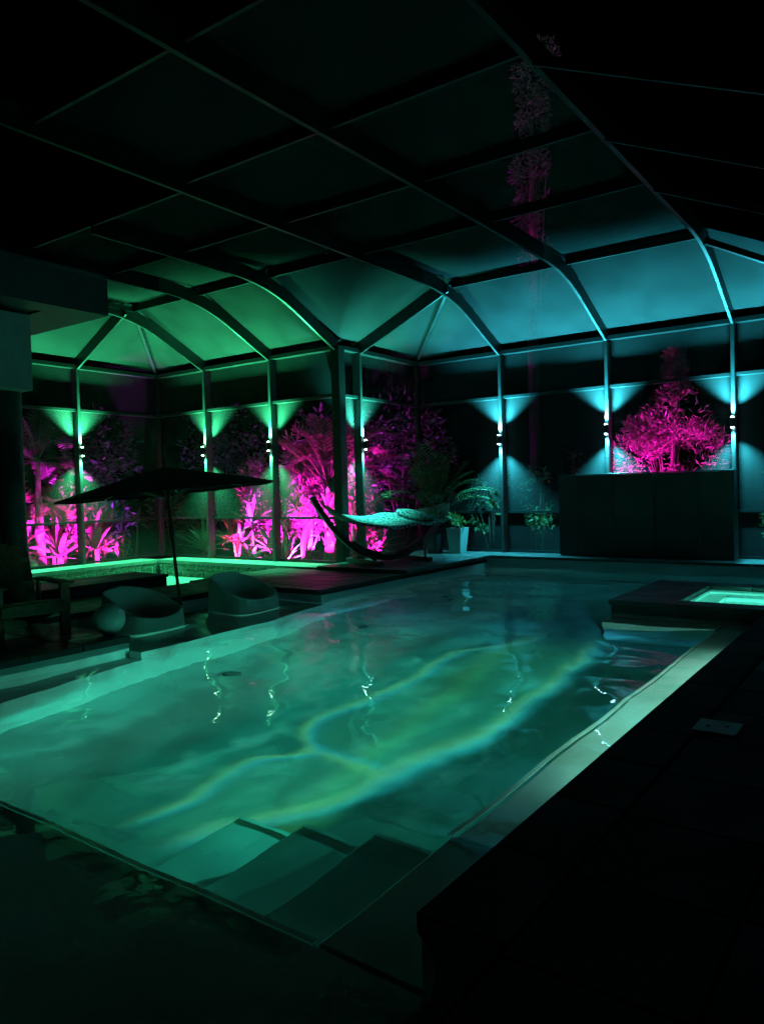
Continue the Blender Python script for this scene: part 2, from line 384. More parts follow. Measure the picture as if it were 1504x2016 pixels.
# sunken court below the stone wall
lc = sbox('court_floor', -15.2, -10.42, 5.15, 11.5, -0.4, -0.20, m=MGROUT)
child_pavers(lc, -14.5, -10.42, 7.2, 11.28, -0.165, 0.035, 0.68, 0.68, m=MLIGHTSTONE)

# long low bench block behind the tub chairs
bn = thing('stone_bench', 'long low dark stone bench block behind the two tub chairs', 'bench', (-10.66, 6.6, 0.0))
bxo('bench_base', -0.44, 0.43, -1.55, 1.55, -0.16, 0.32, MDECK, bn, 0.01)
for i in range(4): bxo('cap_stone', -0.455, 0.455, -1.57 + i * 0.785 + 0.004, -1.57 + (i + 1) * 0.785 - 0.004, 0.322, 0.365, MDECK, bn, 0.006)

# ------------------------------------------------------------------ spa
sp = thing('raised_spa', 'sunken spa with glowing aqua water inside wide dark coping', 'spa', (-1.2, 10.7, 0))
def spx(name, x0, x1, y0, y1, z0, z1, m, bev=0.0): return bxo(name, x0 + 1.2, x1 + 1.2, y0 - 10.7, y1 - 10.7, z0, z1, m, sp, bev)
spx('spa_wall', -3.3, -2.55, 9.63, 11.9, ZF, 0.12, MDECK); spx('spa_wall', 0.3, 1.0, 9.63, 11.9, ZF, 0.12, MDECK)
spx('spa_wall', -2.549, 0.299, 9.63, 9.93, ZF, 0.12, MDECK); spx('spa_wall', -2.549, 0.299, 11.6, 11.9, ZF, 0.12, MDECK)
spx('spa_floor', -2.549, 0.299, 9.931, 11.599, -0.8, -0.7, MPLASTER)
for (x0, x1, y0, y1) in ((-2.548, -2.25, 9.932, 11.598), (-2.249, 0.0, 11.25, 11.598), (0.0, 0.298, 9.932, 11.598)): spx('spa_seat', x0, x1, y0, y1, -0.699, -0.3, MPLASTER, 0.02)
for (x0, x1, y0, y1) in ((-2.5485, -2.52, 9.931, 11.599), (-2.52, 0.29, 9.9305, 9.96), (-2.52, 0.29, 11.57, 11.5995), (0.27, 0.2985, 9.96, 11.57)): spx('spa_lining', x0, x1, y0, y1, -0.298, 0.115, MPLASTER)
def run(a, b, n): return [(a + (b - a) * i / n + 0.003, a + (b - a) * (i + 1) / n - 0.003) for i in range(n)]
for a, b in run(9.6, 11.93, 4): spx('coping_stone', -3.33, -2.53, a, b, 0.121, 0.18, MDECK, 0.006)
for a, b in run(-2.53, 0.28, 5):
    spx('coping_stone', a, b, 9.6, 9.95, 0.121, 0.18, MDECK, 0.006); spx('coping_stone', a, b, 11.58, 11.93, 0.121, 0.18, MDECK, 0.006)
for a, b in run(9.6, 11.93, 4): spx('coping_stone', 0.28, 1.03, a, b, 0.121, 0.18, MDECK, 0.006)
ws = water_sheet('spa_water', -2.519, 0.269, 9.961, 11.569, 0.10, 0.06, 0.5)
del ws['kind']; ws.parent = sp; ws.location = (1.2, -10.7, 0)
for xx, yy in ((-0.9, 11.545), (0.15, 11.0)):
    bm = bmesh.new(); disc_bm(bm, (0, 0, 0), 0.06, (0, -1, 0)); lens = obj('spa_lamp_lens', bm, emis('spa_lamp', (0.3, 1.0, 0.85), 6), sp, (xx + 1.2, 11.245 - 10.7, -0.5))
    break
lamp('spa_lamp', 'POINT', (-1.7, 10.5, -0.25), 700, (0.10, 1.0, 0.72), sp, size=0.05)
lamp('spa_lamp', 'POINT', (-0.4, 10.9, -0.25), 700, (0.10, 1.0, 0.72), sp, size=0.05)

# ------------------------------------------------------------------ stone wall and ledge round the court
def stone_wall(name, label, cat, p0, p1, inward, z0, z1, n_long, n_rows, zl, seed):
    """p0->p1 along the front face, inward points to the pool; irregular stones each an object"""
    rg = random.Random(seed)
    p0 = Vector((*p0, 0)); p1 = Vector((*p1, 0)); L = (p1 - p0).length; d = (p1 - p0) / L; n = Vector((*inward, 0))
    t = thing(name, label, cat, p0)
    bm = bmesh.new()
    vs = [(0, 0.0), (L, 0.0), (L, 0.55), (0, 0.55)]
    def P(s, depth, z): return d * s - n * depth + Vector((0, 0, z))
    a = [bm.verts.new(P(s, dp, z0)) for s, dp in vs]; b = [bm.verts.new(P(s, dp, z1)) for s, dp in vs]
    bm.faces.new(a); bm.faces.new(b)
    for i in range(4): bm.faces.new((a[i], a[(i + 1) % 4], b[(i + 1) % 4], b[i]))
    bmesh.ops.recalc_face_normals(bm, faces=bm.faces)
    obj('mortar_core', bm, MPALEGROUT, t)
    g = {}
    for i in range(n_long + 1):
        for j in range(n_rows + 1):
            js = 0.0 if i in (0, n_long) else rg.uniform(-0.28, 0.28); jz = 0.0 if j in (0, n_rows) else rg.uniform(-0.22, 0.22)
            st = 0.5 * (j % 2) if 0 < i < n_long else 0
            g[i, j] = ((i + js + st * 0.6) * L / n_long, z0 + (j + jz) * (z1 - z0) / n_rows)
    for i in range(n_long):
        for j in range(n_rows):
            q = [g[i, j], g[i + 1, j], g[i + 1, j + 1], g[i, j + 1]]
            cs = sum(x for x, _ in q) / 4; cz = sum(z for _, z in q) / 4
            pts = []
            for k in range(4):
                x, z = q[k]; x2, z2 = q[(k + 1) % 4]
                for f in (0.14, 0.86):
                    mx, mz = x + (x2 - x) * f, z + (z2 - z) * f
                    pts.append((cs + (mx - cs) * 0.86, cz + (mz - cz) * 0.84))
            pr = rg.uniform(0.012, 0.028); bm = bmesh.new()
            o_ = P(cs, 0, cz)
            A = [bm.verts.new(P(x, 0.002, z) - o_) for x, z in pts]
            B = [bm.verts.new(P(cs + (x - cs) * 0.93, -pr, cz + (z - cz) * 0.9) - o_) for x, z in pts]
            m_ = len(A); bm.faces.new(B)
            for k in range(m_): bm.faces.new((A[k], A[(k + 1) % m_], B[(k + 1) % m_], B[k]))
            bmesh.ops.recalc_face_normals(bm, faces=bm.faces)
            obj('stone', bm, MSTONE, t, o_)
    nl = max(3, int(L / 0.75))
    for i in range(nl):
        s0, s1 = L * i / nl + 0.003, L * (i + 1) / nl - 0.003; bm = bmesh.new(); mid = P((s0 + s1) / 2, 0.27, z1 + 0.04)
        q = [P(s, dp, z1 + 0.002) - mid for s, dp in ((s0, -0.04), (s1, -0.04), (s1, 0.62), (s0, 0.62))]
        a = [bm.verts.new(v) for v in q]; b = [bm.verts.new(v + Vector((0, 0, zl - z1 - 0.002))) for v in q]
        bm.faces.new(a); bm.faces.new(b)
        for k in range(4): bm.faces.new((a[k], a[(k + 1) % 4], b[(k + 1) % 4], b[k]))
        bmesh.ops.recalc_face_normals(bm, faces=bm.faces)
        obj('ledge_stone', bm, MLIGHTSTONE, t, mid)
    return t
stone_wall('stone_wall', 'low irregular stone wall with glowing pale ledge, from the court corner to the hammock', 'stone wall', (-14.48, 11.30), (-9.46, 11.30), (0, -1), -0.165, 0.12, 32, 3, ZL, 5)
stone_wall('stone_wall', 'low stone wall with pale ledge running behind the wooden armchair to the court corner', 'stone wall', (-14.48, 5.2), (-14.48, 11.30), (1, 0), -0.165, 0.118, 36, 3, ZL - 0.002, 6)

# ------------------------------------------------------------------ screen enclosure
en = thing('screen_enclosure', 'dark framed mosquito screen enclosure arching over the whole pool', 'screen enclosure', (0, 0, 0))
PW = 0.065
def post(x, y, nx, ny, z0, w_=PW, dep=TH, z1=ZE):
    """nx,ny: outward normal of the wall"""
    if nx: bxo('post', min(x, x + nx * dep), max(x, x + nx * dep), y - w_ / 2, y + w_ / 2, z0, z1, MPOST, en, 0.004)
    else: bxo('post', x - w_ / 2, x + w_ / 2, min(y, y + ny * dep), max(y, y + ny * dep), z0, z1, MPOST, en, 0.004)
W1Y = [1.9, 4.6, 7.3, 9.78]; W2X = [-13.38, -11.33]; W3Y = [12.58]; W4X = [-7.40, -5.09, -2.80, -0.50, 1.8]
for y in W1Y: post(X1, y, -1, 0, ZL)
for x in W2X: post(x, Y2, 0, 1, ZL)
post(X3, W3Y[0], -1, 0, ZP)
for x in W4X: post(x, Y4, 0, 1, ZP)
# corner posts
bxo('corner_post', X1 - TH, X1 - TH + 0.1, Y2 + TH - 0.1, Y2 + TH, ZL, ZE, MFRAME, en, 0.004)
bxo('corner_post', X3 - TH + 0.0, X3 - 0.0, Y2 + 0.0, Y2 + TH, ZL, ZE, MFRAME, en, 0.004)
bxo('corner_post', X3 - TH, X3 - TH + 0.1, Y4 + TH - 0.1, Y4 + TH, ZP, ZE, MFRAME, en, 0.004)
O = TH - 0.035   # screens sit near the outer edge of the posts
def segs(vals): return list(zip(vals, vals[1:]))
RZ = [(ZP + 0.02, 0.05, 0.05), (1.12, 0.055, 0.055), (3.58, 0.06, 0.075)]
walls = []
for a, b in segs([-0.8] + W1Y + [Y2 + O]): walls.append(((X1 - O, a), (X1 - O, b), ZL))
for a, b in segs([X1 - O] + W2X + [X3 - TH]): walls.append(((a, Y2 + O), (b, Y2 + O), ZL))
for a, b in segs([Y2 + TH] + W3Y + [Y4 + O]): walls.append(((X3 - O, a), (X3 - O, b), ZP))
for a, b in segs([X3 - O] + W4X + [4.1]): walls.append(((a, Y4 + O), (b, Y4 + O), ZP))
def panel(name, pts):
    c = sum((Vector(p) for p in pts), Vector()) / len(pts); bm = bmesh.new()
    bm.faces.new([bm.verts.new(Vector(p) - c) for p in pts]); return obj(name, bm, MSCREEN, en, c)
for (a, b, zb) in walls:
    A = Vector((*a, 0)); B = Vector((*b, 0)); d = (B - A).normalized(); g = d * (PW / 2 + 0.001)
    nrm = Vector((d.y, -d.x, 0))                       # towards the pool for this winding
    ctr = Vector((-6, 6, 0))
    if (ctr - A).dot(nrm) < 0: nrm = -nrm
    zs = [zb, 1.12, 3.58, ZE]
    for k, (z, wd, ht) in enumerate(((zb + 0.028, 0.05, 0.05), (1.12, 0.06, 0.05), (3.58, 0.13, 0.055), (ZE - 0.02, 0.16, 0.08))):
        off = nrm * (wd / 2 - 0.02)
        beam(('sill_rail', 'chair_rail', 'upper_rail', 'eave_beam')[k], A + g + off + Vector((0, 0, z)), B - g + off + Vector((0, 0, z)), wd, ht, MFRAME, en)
    for z0, z1 in segs(zs):
        panel('screen_panel', [(A.x, A.y, z0), (B.x, B.y, z0), (B.x, B.y, z1), (A.x, A.y, z1)])
# arched frames: rafter from the eave to the knee, then the roof beam
BD, BW = 0.24, 0.045
def rafter(p, q, name='rafter', wd=BW, ht=BD): return beam(name, p, q, wd, ht, MFRAME, en, ext=0.02)
dz = BD / 2 - 0.02
YH = 6.5
def arch(name, x, pts, wd, ht):
    bm = bmesh.new(); prev = None
    for i, (y, z) in enumerate(pts):
        y0, z0 = pts[max(0, i - 1)]; y1, z1 = pts[min(len(pts) - 1, i + 1)]
        d = Vector((0, y1 - y0, z1 - z0)).normalized(); u = Vector((0, -d.z, d.y))
        if u.z < 0: u = -u
        cur = [bm.verts.new(Vector((0, y, z)) + Vector((sx * wd / 2, 0, 0)) + u * sz * ht / 2) for sx, sz in ((-1, -1), (1, -1), (1, 1), (-1, 1))]
        if prev:
            for k in range(4): bm.faces.new((prev[k], prev[(k + 1) % 4], cur[(k + 1) % 4], cur[k]))
        else: bm.faces.new(cur[::-1])
        prev = cur
    bm.faces.new(prev); bmesh.ops.recalc_face_normals(bm, faces=bm.faces)
    return obj(name, bm, MROOF if name == 'roof_beam' else MFRAME, en, (x, 0, 0))
def arch_set(x, ye, yk, yend, wd, ht, wd2):
    e = Vector((0, ye, ZE + 0.02)); kn = Vector((0, yk, ZR + dz)); p1 = e.lerp(kn, 0.62); p2 = kn + Vector((0, -0.95, 0))
    arch('rafter', x, [(e.y, e.z), (p1.y, p1.z)], wd, ht)
    cur = []
    for i in range(9):
        t = i / 8; q = p1 * (1 - t) ** 2 + kn * 2 * t * (1 - t) + p2 * t * t; cur.append((q.y, q.z))
    arch('curved_knee', x, cur, wd + 0.004, ht + 0.004); arch('roof_beam', x, [(p2.y, p2.z), (yend, ZR + dz)], wd2, ht + 0.01)
for x in W2X + [X3 - TH / 2]: arch_set(x, Y2 + 0.06, YK2, YH, BW, BD, BW)
for x in W4X[:3]: arch_set(x, Y4 + 0.06, YK4, 2.6, BW, BD, BW + 0.012)
rafter((X1 - 0.06, W1Y[3], ZE + 0.02), (XK1, W1Y[3], ZR + dz - 0.02)); rafter((X1 - 0.06, W1Y[2], ZE + 0.02), (XK1, W1Y[2], ZR + dz - 0.02))
rafter((X3 - 0.06, W3Y[0], ZE + 0.02), (XK3, W3Y[0], ZR + dz - 0.02))
rafter((X1 - TH, Y2 + TH, ZE + 0.03), (XK1, YK2, ZR + 0.16), 'hip_rafter', 0.06, 0.08)
rafter((X3 - TH, Y4 + TH, ZE + 0.03), (XK3, YK4, ZR + 0.16), 'hip_rafter', 0.06, 0.08)
# right slope, falling away to the far side of the deck
XE5, ZE5 = 0.2, 4.15
rafter((XK5, YK4, ZR + 0.03), (XE5, Y4 + 0.1, ZE5), 'hip_rafter', 0.06, 0.10)
for y in (10.0, 8.2, 6.35): beam('purlin', (XK5 + BW / 2, y, ZR), (XE5, y, ZE5 - 0.1), 0.03, 0.09, MROOF, en)
# purlins of the flat roof and knee lines
beam('header_beam', (-9.3, 2.5, ZR + 0.1), (1.2, 2.5, ZR + 0.1), 0.12, 0.5, MSOFFIT, en)
def purlin(x0, x1, y, z=ZR + 0.15, ht=0.14): beam('purlin', (x0, y, z), (x1, y, z), 0.04, ht, MROOF, en)
fx = [XK3, W4X[1], W4X[2]]
for a, b in segs(fx):
    for y in (YK4, 10.0, 8.15, 6.35, 4.4): purlin(a + BW / 2 + 0.01, b - BW / 2 - 0.01, y)
gx = [XK1] + W2X[1:] + [X3 - TH / 2, XK3]
for a, b in segs(gx):
    purlin(a + BW / 2, b - BW / 2 - 0.004, YK2); purlin(a + BW / 2, b - BW / 2 - 0.004, 8.1); purlin(a + BW / 2, b - BW / 2 - 0.004, YH)
beam('purlin', (XK1, YK2, ZR + 0.13), (XK1, YH, ZR + 0.13), 0.055, 0.10, MFRAME, en)
# sloping screens
zt = ZR + 0.235
EZ = ZE + 0.10
def sl(pts): panel('screen_panel', pts)
e2 = Y2 + O; e1 = X1 - O; e3 = X3 - O; e4 = Y4 + O
for a, b in segs([XK1] + [W2X[1], X3 - TH / 2]): sl([(a, e2, EZ), (b, e2, EZ), (b, YK2, zt), (a, YK2, zt)])
sl([(e1, e2, EZ), (W2X[0], e2, EZ), (XK1, YK2, zt)]); sl([(e1, e2, EZ), (XK1, YK2, zt), (e1, W1Y[3], EZ)]); sl([(e1, W1Y[3], EZ), (XK1, YK2, zt), (XK1, W1Y[3], zt)])
for a, b in segs([W1Y[3], W1Y[2], W1Y[1]]): sl([(e1, a, EZ), (XK1, a, zt), (XK1, b, zt), (e1, b, EZ)])
sl([(e3, e2, EZ), (XK3, YK2, zt), (X3 - TH / 2, YK2, zt)])
sl([(e3, e2, EZ), (e3, W3Y[0], EZ), (XK3, W3Y[0], zt), (XK3, YK2, zt)])
sl([(e3, W3Y[0], EZ), (e3, e4, EZ), (XK3, YK4, zt), (XK3, W3Y[0], zt)]); sl([(e3, e4, EZ), (W4X[0], e4, EZ), (XK3, YK4, zt)])
for a, b in segs(W4X[:3]): sl([(a, e4, EZ), (b, e4, EZ), (b, YK4, zt), (a, YK4, zt)])
sl([(W4X[2], e4, EZ), (XE5, e4, EZ), (W4X[2], YK4, zt)])
ys = [YK4, 10.0, 8.15, 6.35, 4.4]
for a, b in segs(fx):
    for y0, y1 in segs(ys): sl([(a, y0, zt), (b, y0, zt), (b, y1, zt), (a, y1, zt)])
for a, b in segs(gx):
    for y0, y1 in segs([YK2, 8.1, YH]): sl([(a, y0, zt), (b, y0, zt), (b, y1, zt), (a, y1, zt)])
sl([(XK3, YK4, zt), (XK3 + .001, YK2, zt), (XK3, YK2, zt)]) if False else None
# screw heads along the posts
bm = bmesh.new()
for y in W1Y[2:]:
    for z in (0.7, 1.5, 2.2, 3.2, 3.9, 4.3): disc_bm(bm, (X1 + 0.003, y + 0.018, z), 0.008, (1, 0, 0), 8)
for x in W2X + W4X[:3]:
    yy = Y2 if x in W2X else Y4
    for z in (0.7, 1.5, 2.2, 3.2, 3.9, 4.3): disc_bm(bm, (x + 0.018, yy - 0.003, z), 0.008, (0, -1, 0), 8)
for z in (0.7, 1.5, 2.2, 3.2, 3.9, 4.3): disc_bm(bm, (X3 + 0.003, W3Y[0] + 0.018, z), 0.008, (1, 0, 0), 8)
MSCREW = mat('screw_metal', (0.5, 0.52, 0.52), 0.3, 1.0)
stuff(obj('screw', bm, MSCREW, en))

# ------------------------------------------------------------------ sconces
GRN = (0.055, 1.0, 0.37); TEAL = (0.06, 1.0, 0.72); CYN = (0.05, 0.80, 1.0)
MLENS = {c: emis('sconce_lens', tuple(0.35 + 0.65 * x for x in c), 55) for c in (GRN, TEAL, CYN)}
bm = bmesh.new(); lathe_bm(bm, [(0.036, -0.085), (0.045, -0.085), (0.045, 0.085), (0.036, 0.085), (0.036, 0.078), (0.036, -0.078)][1:3], 16)
ME_BODY = bpy.data.meshes.new('sconce_body'); bm.to_mesh(ME_BODY); bm.free(); ME_BODY.materials.append(MBLKMET)
rs_ = random.Random(11)
def sconce(x, y, nx, ny, z, col, label, pw_up=2000, pw_dn=800):
    """nx, ny: from the post to the pool"""
    k_ = rs_.uniform(0.8, 1.15); pw_up *= k_; pw_dn *= rs_.uniform(0.8, 1.15)
    px, py = x + nx * 0.075, y + ny * 0.075
    t = thing('wall_sconce', label, 'wall light', (px, py, z), group='up and down lights on the enclosure posts')
    link('sconce_body', ME_BODY, None, t)
    bm = bmesh.new(); tmp = 0.031
    box(bm, *( (-0.074 if nx > 0 else 0.03, -0.03 if nx > 0 else 0.074) if nx else (-0.02, 0.02)), *((-0.02, 0.02) if nx else ((-0.074, -0.03) if ny > 0 else (0.03, 0.074))), -0.03, 0.03)
    obj('bracket', bm, MBLKMET, t)
    for s in (-1, 1):
        bm = bmesh.new(); lathe_bm(bm, [(0.026, 0), (0.023, s * 0.010), (0.014, s * 0.017), (0.004, s * 0.020)], 14); obj('lens', bm, MLENS[col], t, (0, 0, s * 0.0875))
        lamp('sconce_beam', 'SPOT', (px, py, z + s * 0.125), pw_up if s > 0 else pw_dn, col, t, (px + rs_.uniform(-.05, .05), py + rs_.uniform(-.05, .05), z + s), 102, 0.8, 0.03)
sconce(X1, W1Y[3], 1, 0, 2.67, GRN, 'green up-down light on the screen post left of the court corner')
sconce(X1, W1Y[2], 1, 0, 2.67, GRN, 'green up-down light on the post hidden past the dark house column')
sconce(W2X[0], Y2, 0, -1, 2.65, GRN, 'green up-down light on the post behind the umbrella canopy')
sconce(W2X[1], Y2, 0, -1, 2.65, GRN, 'green up-down light on the post past the umbrella tip')
sconce(X3, W3Y[0], 1, 0, 2.60, TEAL, 'teal up-down light on the post behind the hammock', 1900, 420)
sconce(W4X[0], Y4, 0, -1, 2.67, CYN, 'cyan up-down light on the post beside the potted plant')
sconce(W4X[1], Y4, 0, -1, 2.74, CYN, 'cyan up-down light on the post left of the pink shrub')
sconce(W4X[2], Y4, 0, -1, 2.71, CYN, 'cyan up-down light on the post right of the pink shrub')
sconce(W4X[3], Y4, 0, -1, 2.71, CYN, 'cyan up-down light on the post beyond the spa, past the panel wall')

# ------------------------------------------------------------------ house corner: roof block, capital, column
ho = thing('house_roof', 'dark flat house roof corner with recessed soffit panel over the patio', 'roof', (-9.29, 6.55, 4.2))
bm = bmesh.new()
def hb(*a): box(bm, *a)
hb(-6.0, 0, -10, 0, 0.03, 0.5); hb(-6.0, -0.55, -10, -9.9, 0.0, 0.028)
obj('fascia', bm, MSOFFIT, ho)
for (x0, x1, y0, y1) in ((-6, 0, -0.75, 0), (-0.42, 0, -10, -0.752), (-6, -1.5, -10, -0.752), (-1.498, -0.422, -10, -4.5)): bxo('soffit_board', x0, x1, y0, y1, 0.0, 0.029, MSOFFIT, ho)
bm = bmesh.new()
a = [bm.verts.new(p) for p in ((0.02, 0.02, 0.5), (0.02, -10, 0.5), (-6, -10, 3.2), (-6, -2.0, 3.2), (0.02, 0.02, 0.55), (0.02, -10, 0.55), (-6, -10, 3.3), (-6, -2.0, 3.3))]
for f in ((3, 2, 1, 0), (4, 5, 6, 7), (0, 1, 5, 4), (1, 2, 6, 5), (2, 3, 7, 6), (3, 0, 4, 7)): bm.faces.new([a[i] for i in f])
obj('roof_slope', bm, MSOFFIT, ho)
co = thing('house_column', 'dark round column under the pale house beam behind the wooden armchair', 'column', (-10.36, 5.65, 0.14))
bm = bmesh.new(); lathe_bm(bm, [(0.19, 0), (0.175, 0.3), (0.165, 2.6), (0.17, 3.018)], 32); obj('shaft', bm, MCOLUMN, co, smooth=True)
hb_ = thing('house_beam', 'pale thick house beam end under the dark soffit above the column', 'beam', (-10.3, 5.8, 3.16))
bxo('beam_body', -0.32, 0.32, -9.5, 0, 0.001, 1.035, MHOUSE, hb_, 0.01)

# ------------------------------------------------------------------ panel wall in front of the shrub
pw = thing('panel_wall', 'wide dark panel-clad wall block standing in front of the pink shrub', 'panel wall', (-4.38, 14.6, ZP))
bxo('core', -1.60, 1.60, -0.08, 0.14, 0.0, 1.585, MPANEL, pw)
xs = [-1.615, -1.22, -0.52, 0.25, 1.06, 1.615]; zs = [0.02, 0.80, 1.60]
for (a, b) in segs(xs):
    for (c, d) in segs(zs): bxo('panel', a + 0.004, b - 0.004, -0.115, -0.081, c + 0.004, d - 0.004, MPANEL, pw, 0.003)
bxo('top_cap', -1.63, 1.63, -0.125, 0.15, 1.602, 1.622, MBLKMET, pw, 0.004)
bxo('edge_trim', 1.617, 1.632, -0.12, 0.145, 0.0, 1.60, MFRAME, pw)

# ------------------------------------------------------------------ tub chairs in the shallow water
def tub_chair(loc, rz, label):
    t = thing('tub_chair', label, 'pool chair', loc, rz, 'moulded tub chairs on the sun shelf')
    # front faces +X; outer outline a rounded rectangle, height varies round it
    bm = bmesh.new(); n = 56; W_, D_ = 0.44, 0.36
    def outl(a, sx, sy, p=4.6):
        c, s = math.cos(a), math.sin(a); r = (abs(c) ** p + abs(s) ** p) ** (-1 / p); return sx * r * c, sy * r * s
    def top(a):      # a=0 front, pi back
        f = (1 - math.cos(a)) / 2
        return 0.29 + 0.36 * (f ** 1.2) * (1.0 - 0.10 * math.sin(a)) + 0.06 * max(0, math.sin(a) ** 2) * (1 - f)
    rings = []
    for k in range(n):
        a = 2 * PI * k / n; h = top(a)
        lip = 1.0 - 0.0
        col = []
        for (sc, z) in ((1.07, 0.0), (1.03, h * 0.5), (1.0, h * 0.95), (0.985, h), (0.945, h + 0.006), (0.915, h - 0.02)):
            x, y = outl(a, D_ * sc, W_ * sc); col.append(bm.verts.new((x, y, z)))
        # inner bowl
        zin = 0.24
        for (sc, fz) in ((0.87, 0.62), (0.80, 0.2), (0.68, 0.0)):
            x, y = outl(a, D_ * sc, W_ * sc, 3.0)
            col.append(bm.verts.new((x, y, zin + (max(h - 0.03, zin) - zin) * fz - (0.03 if fz < .2 else 0))))
        rings.append(col)
    m_ = len(rings[0])
    for k in range(n):
        A, B = rings[k], rings[(k + 1) % n]
        for j in range(m_ - 1): bm.faces.new((A[j], B[j], B[j + 1], A[j + 1]))
    bm.faces.new([r[-1] for r in rings]); bm.faces.new([r[0] for r in rings][::-1])
    o = obj('shell', bm, MPLASTIC, t, smooth=True)
    bm = bmesh.new(); prism_bm(bm, [outl(2 * PI * k / 40, D_ * 1.13, W_ * 1.12) for k in range(40)], 0.07, 0.128)
    obj('foot_rim', bm, MPLASTIC, t, smooth=False)
    return t
tub_chair((-8.08, 6.05, -0.14), math.radians(4), 'moulded tub chair beside the white ball lamp, nearest the umbrella pole')
tub_chair((-8.08, 7.80, -0.14), math.radians(2), 'moulded tub chair at the end of the shelf next to the terrace slab')

# ball lamp
bl = thing('ball_lamp', 'pale round ball lamp resting on the patio edge by the tub chair', 'ball lamp', (-7.38, 5.07, 0.14))
bm = bmesh.new(); bmesh.ops.create_uvsphere(bm, u_segments=40, v_segments=24, radius=0.172)
obj('globe', bm, mat('opal_globe', (0.82, 0.84, 0.83), 0.35, var=0.05, vscale=6), bl, (0, 0, 0.178), True)
bm = bmesh.new(); lathe_bm(bm, [(0.075, 0), (0.08, 0.012), (0.07, 0.022)], 24); obj('base_ring', bm, MBLKMET, bl)

# ------------------------------------------------------------------ umbrella
ux, uy = -8.53, 7.03
ub = thing('patio_umbrella', 'open black market umbrella leaning above the tub chairs', 'umbrella', (ux, uy, -0.14))
lean = Vector((-0.814, -0.581, 0)) * math.tan(math.radians(4.6)); ax = Vector((lean.x, lean.y, 1)).normalized()
def U(h): return ax * h
tube('pole', [U(0), U(0.9), U(2.45)], 0.024, MBLKMET, ub, 12)
tube('pole_collar', [U(1.22), U(1.25), U(1.38), U(1.42)], [0.028, 0.042, 0.042, 0.028], MBLKMET, ub, 12)
tube('base_socket', [U(0), U(0.02), U(0.03), U(0.3)], [0.2, 0.2, 0.045, 0.04], MBLKMET, ub, 20)
Q = Vector((0, 0, 1)).rotation_difference(ax).to_matrix()
R_ = 1.50; Hrim = 1.88; Htop = 2.22
bm = bmesh.new(); apex = bm.verts.new(U(Htop)); prev = None; rings = []
for r in (0.12, 0.4, 0.8, 1.15, 1.5):
    ring = []
    for k in range(32):
        a = 2 * PI * (k + 0.5) / 32; ka = abs(((k + 0.5) % 4) - 2) / 2        # 8 ribs
        rr = R_ * (r / 1.5) * (0.955 + 0.045 * (1 - (1 - ka)) )
        z = Htop - (Htop - Hrim) * (r / 1.5) ** 1.06 - 0.025 * (1 - ka) * (r / 1.5)
        ring.append(bm.verts.new(Q @ Vector((rr * math.cos(a), rr * math.sin(a), z))))
    rings.append(ring)
ring = [bm.verts.new(v.co + ax * -0.022) for v in rings[-1]]; rings.append(ring)
for k in range(32): bm.faces.new((apex, rings[0][k], rings[0][(k + 1) % 32]))
for A, B in zip(rings, rings[1:]):
    for k in range(32): bm.faces.new((A[k], B[k], B[(k + 1) % 32], A[(k + 1) % 32]))
cn = obj('canopy', bm, MBLACK, ub)
md = cn.modifiers.new('thick', 'SOLIDIFY'); md.thickness = 0.004
tube('finial', [U(Htop - 0.01), U(Htop + 0.03), U(Htop + 0.08)], [0.03, 0.02, 0.008], MBLKMET, ub, 10)
for k in range(8):
    a = 2 * PI * k / 8
    e = Q @ Vector((R_ * 0.97 * math.cos(a), R_ * 0.97 * math.sin(a), Hrim - 0.01)); i = U(Htop - 0.06)
    beam('rib', i, e, 0.014, 0.02, MBLKMET, ub)
    mid = i.lerp(e, 0.52); beam('strut', U(Hrim - 0.12) , mid, 0.012, 0.016, MBLKMET, ub)

# ------------------------------------------------------------------ wooden armchair (fan back, wide arms)
ac = thing('wooden_armchair', 'brown slatted wooden garden armchair with wide arms by the column', 'armchair', (-8.45, 4.64, 0.14), math.radians(-10))
# local: front faces +X, width along Y
def A_(name, *a, bev=0.006): return bxo(name, *a, MWOOD, ac, bev)
for s in (-1, 1):
    A_('front_leg', 0.36, 0.42, s * 0.36 - 0.055, s * 0.36 + 0.055, 0, 0.56)
    A_('arm', -0.36, 0.50, s * 0.36 - 0.075, s * 0.36 + 0.075, 0.562, 0.588)
    beam('side_rail', (0.36, s * 0.27, 0.30), (-0.50, s * 0.27, 0.06), 0.03, 0.13, MWOOD, ac)
    beam('rear_leg', (-0.30, s * 0.33, 0.56), (-0.30, s * 0.33, 0.08), 0.03, 0.07, MWOOD, ac, up=(1, 0, 0))
for i in range(6):
    x = 0.38 - i * 0.105; z = 0.375 - i * 0.030
    A_('seat_slat', x - 0.048, x + 0.048, -0.30, 0.30, z, z + 0.022)
A_('front_apron', 0.421, 0.443, -0.34, 0.34, 0.24, 0.37)
for i in range(5):
    s = i - 2; top_h = 1.00 - 0.028 * s * s
    beam('back_slat', (-0.20, s * 0.105, 0.24), (-0.52, s * 0.122, top_h), 0.116, 0.02, MWOOD, ac, up=(1, 0, 0.35))
beam('back_rail', (-0.345, -0.30, 0.52), (-0.345, 0.30, 0.52), 0.025, 0.07, MWOOD, ac); beam('back_rail', (-0.455, -0.27, 0.80), (-0.455, 0.27, 0.80), 0.025, 0.06, MWOOD, ac)

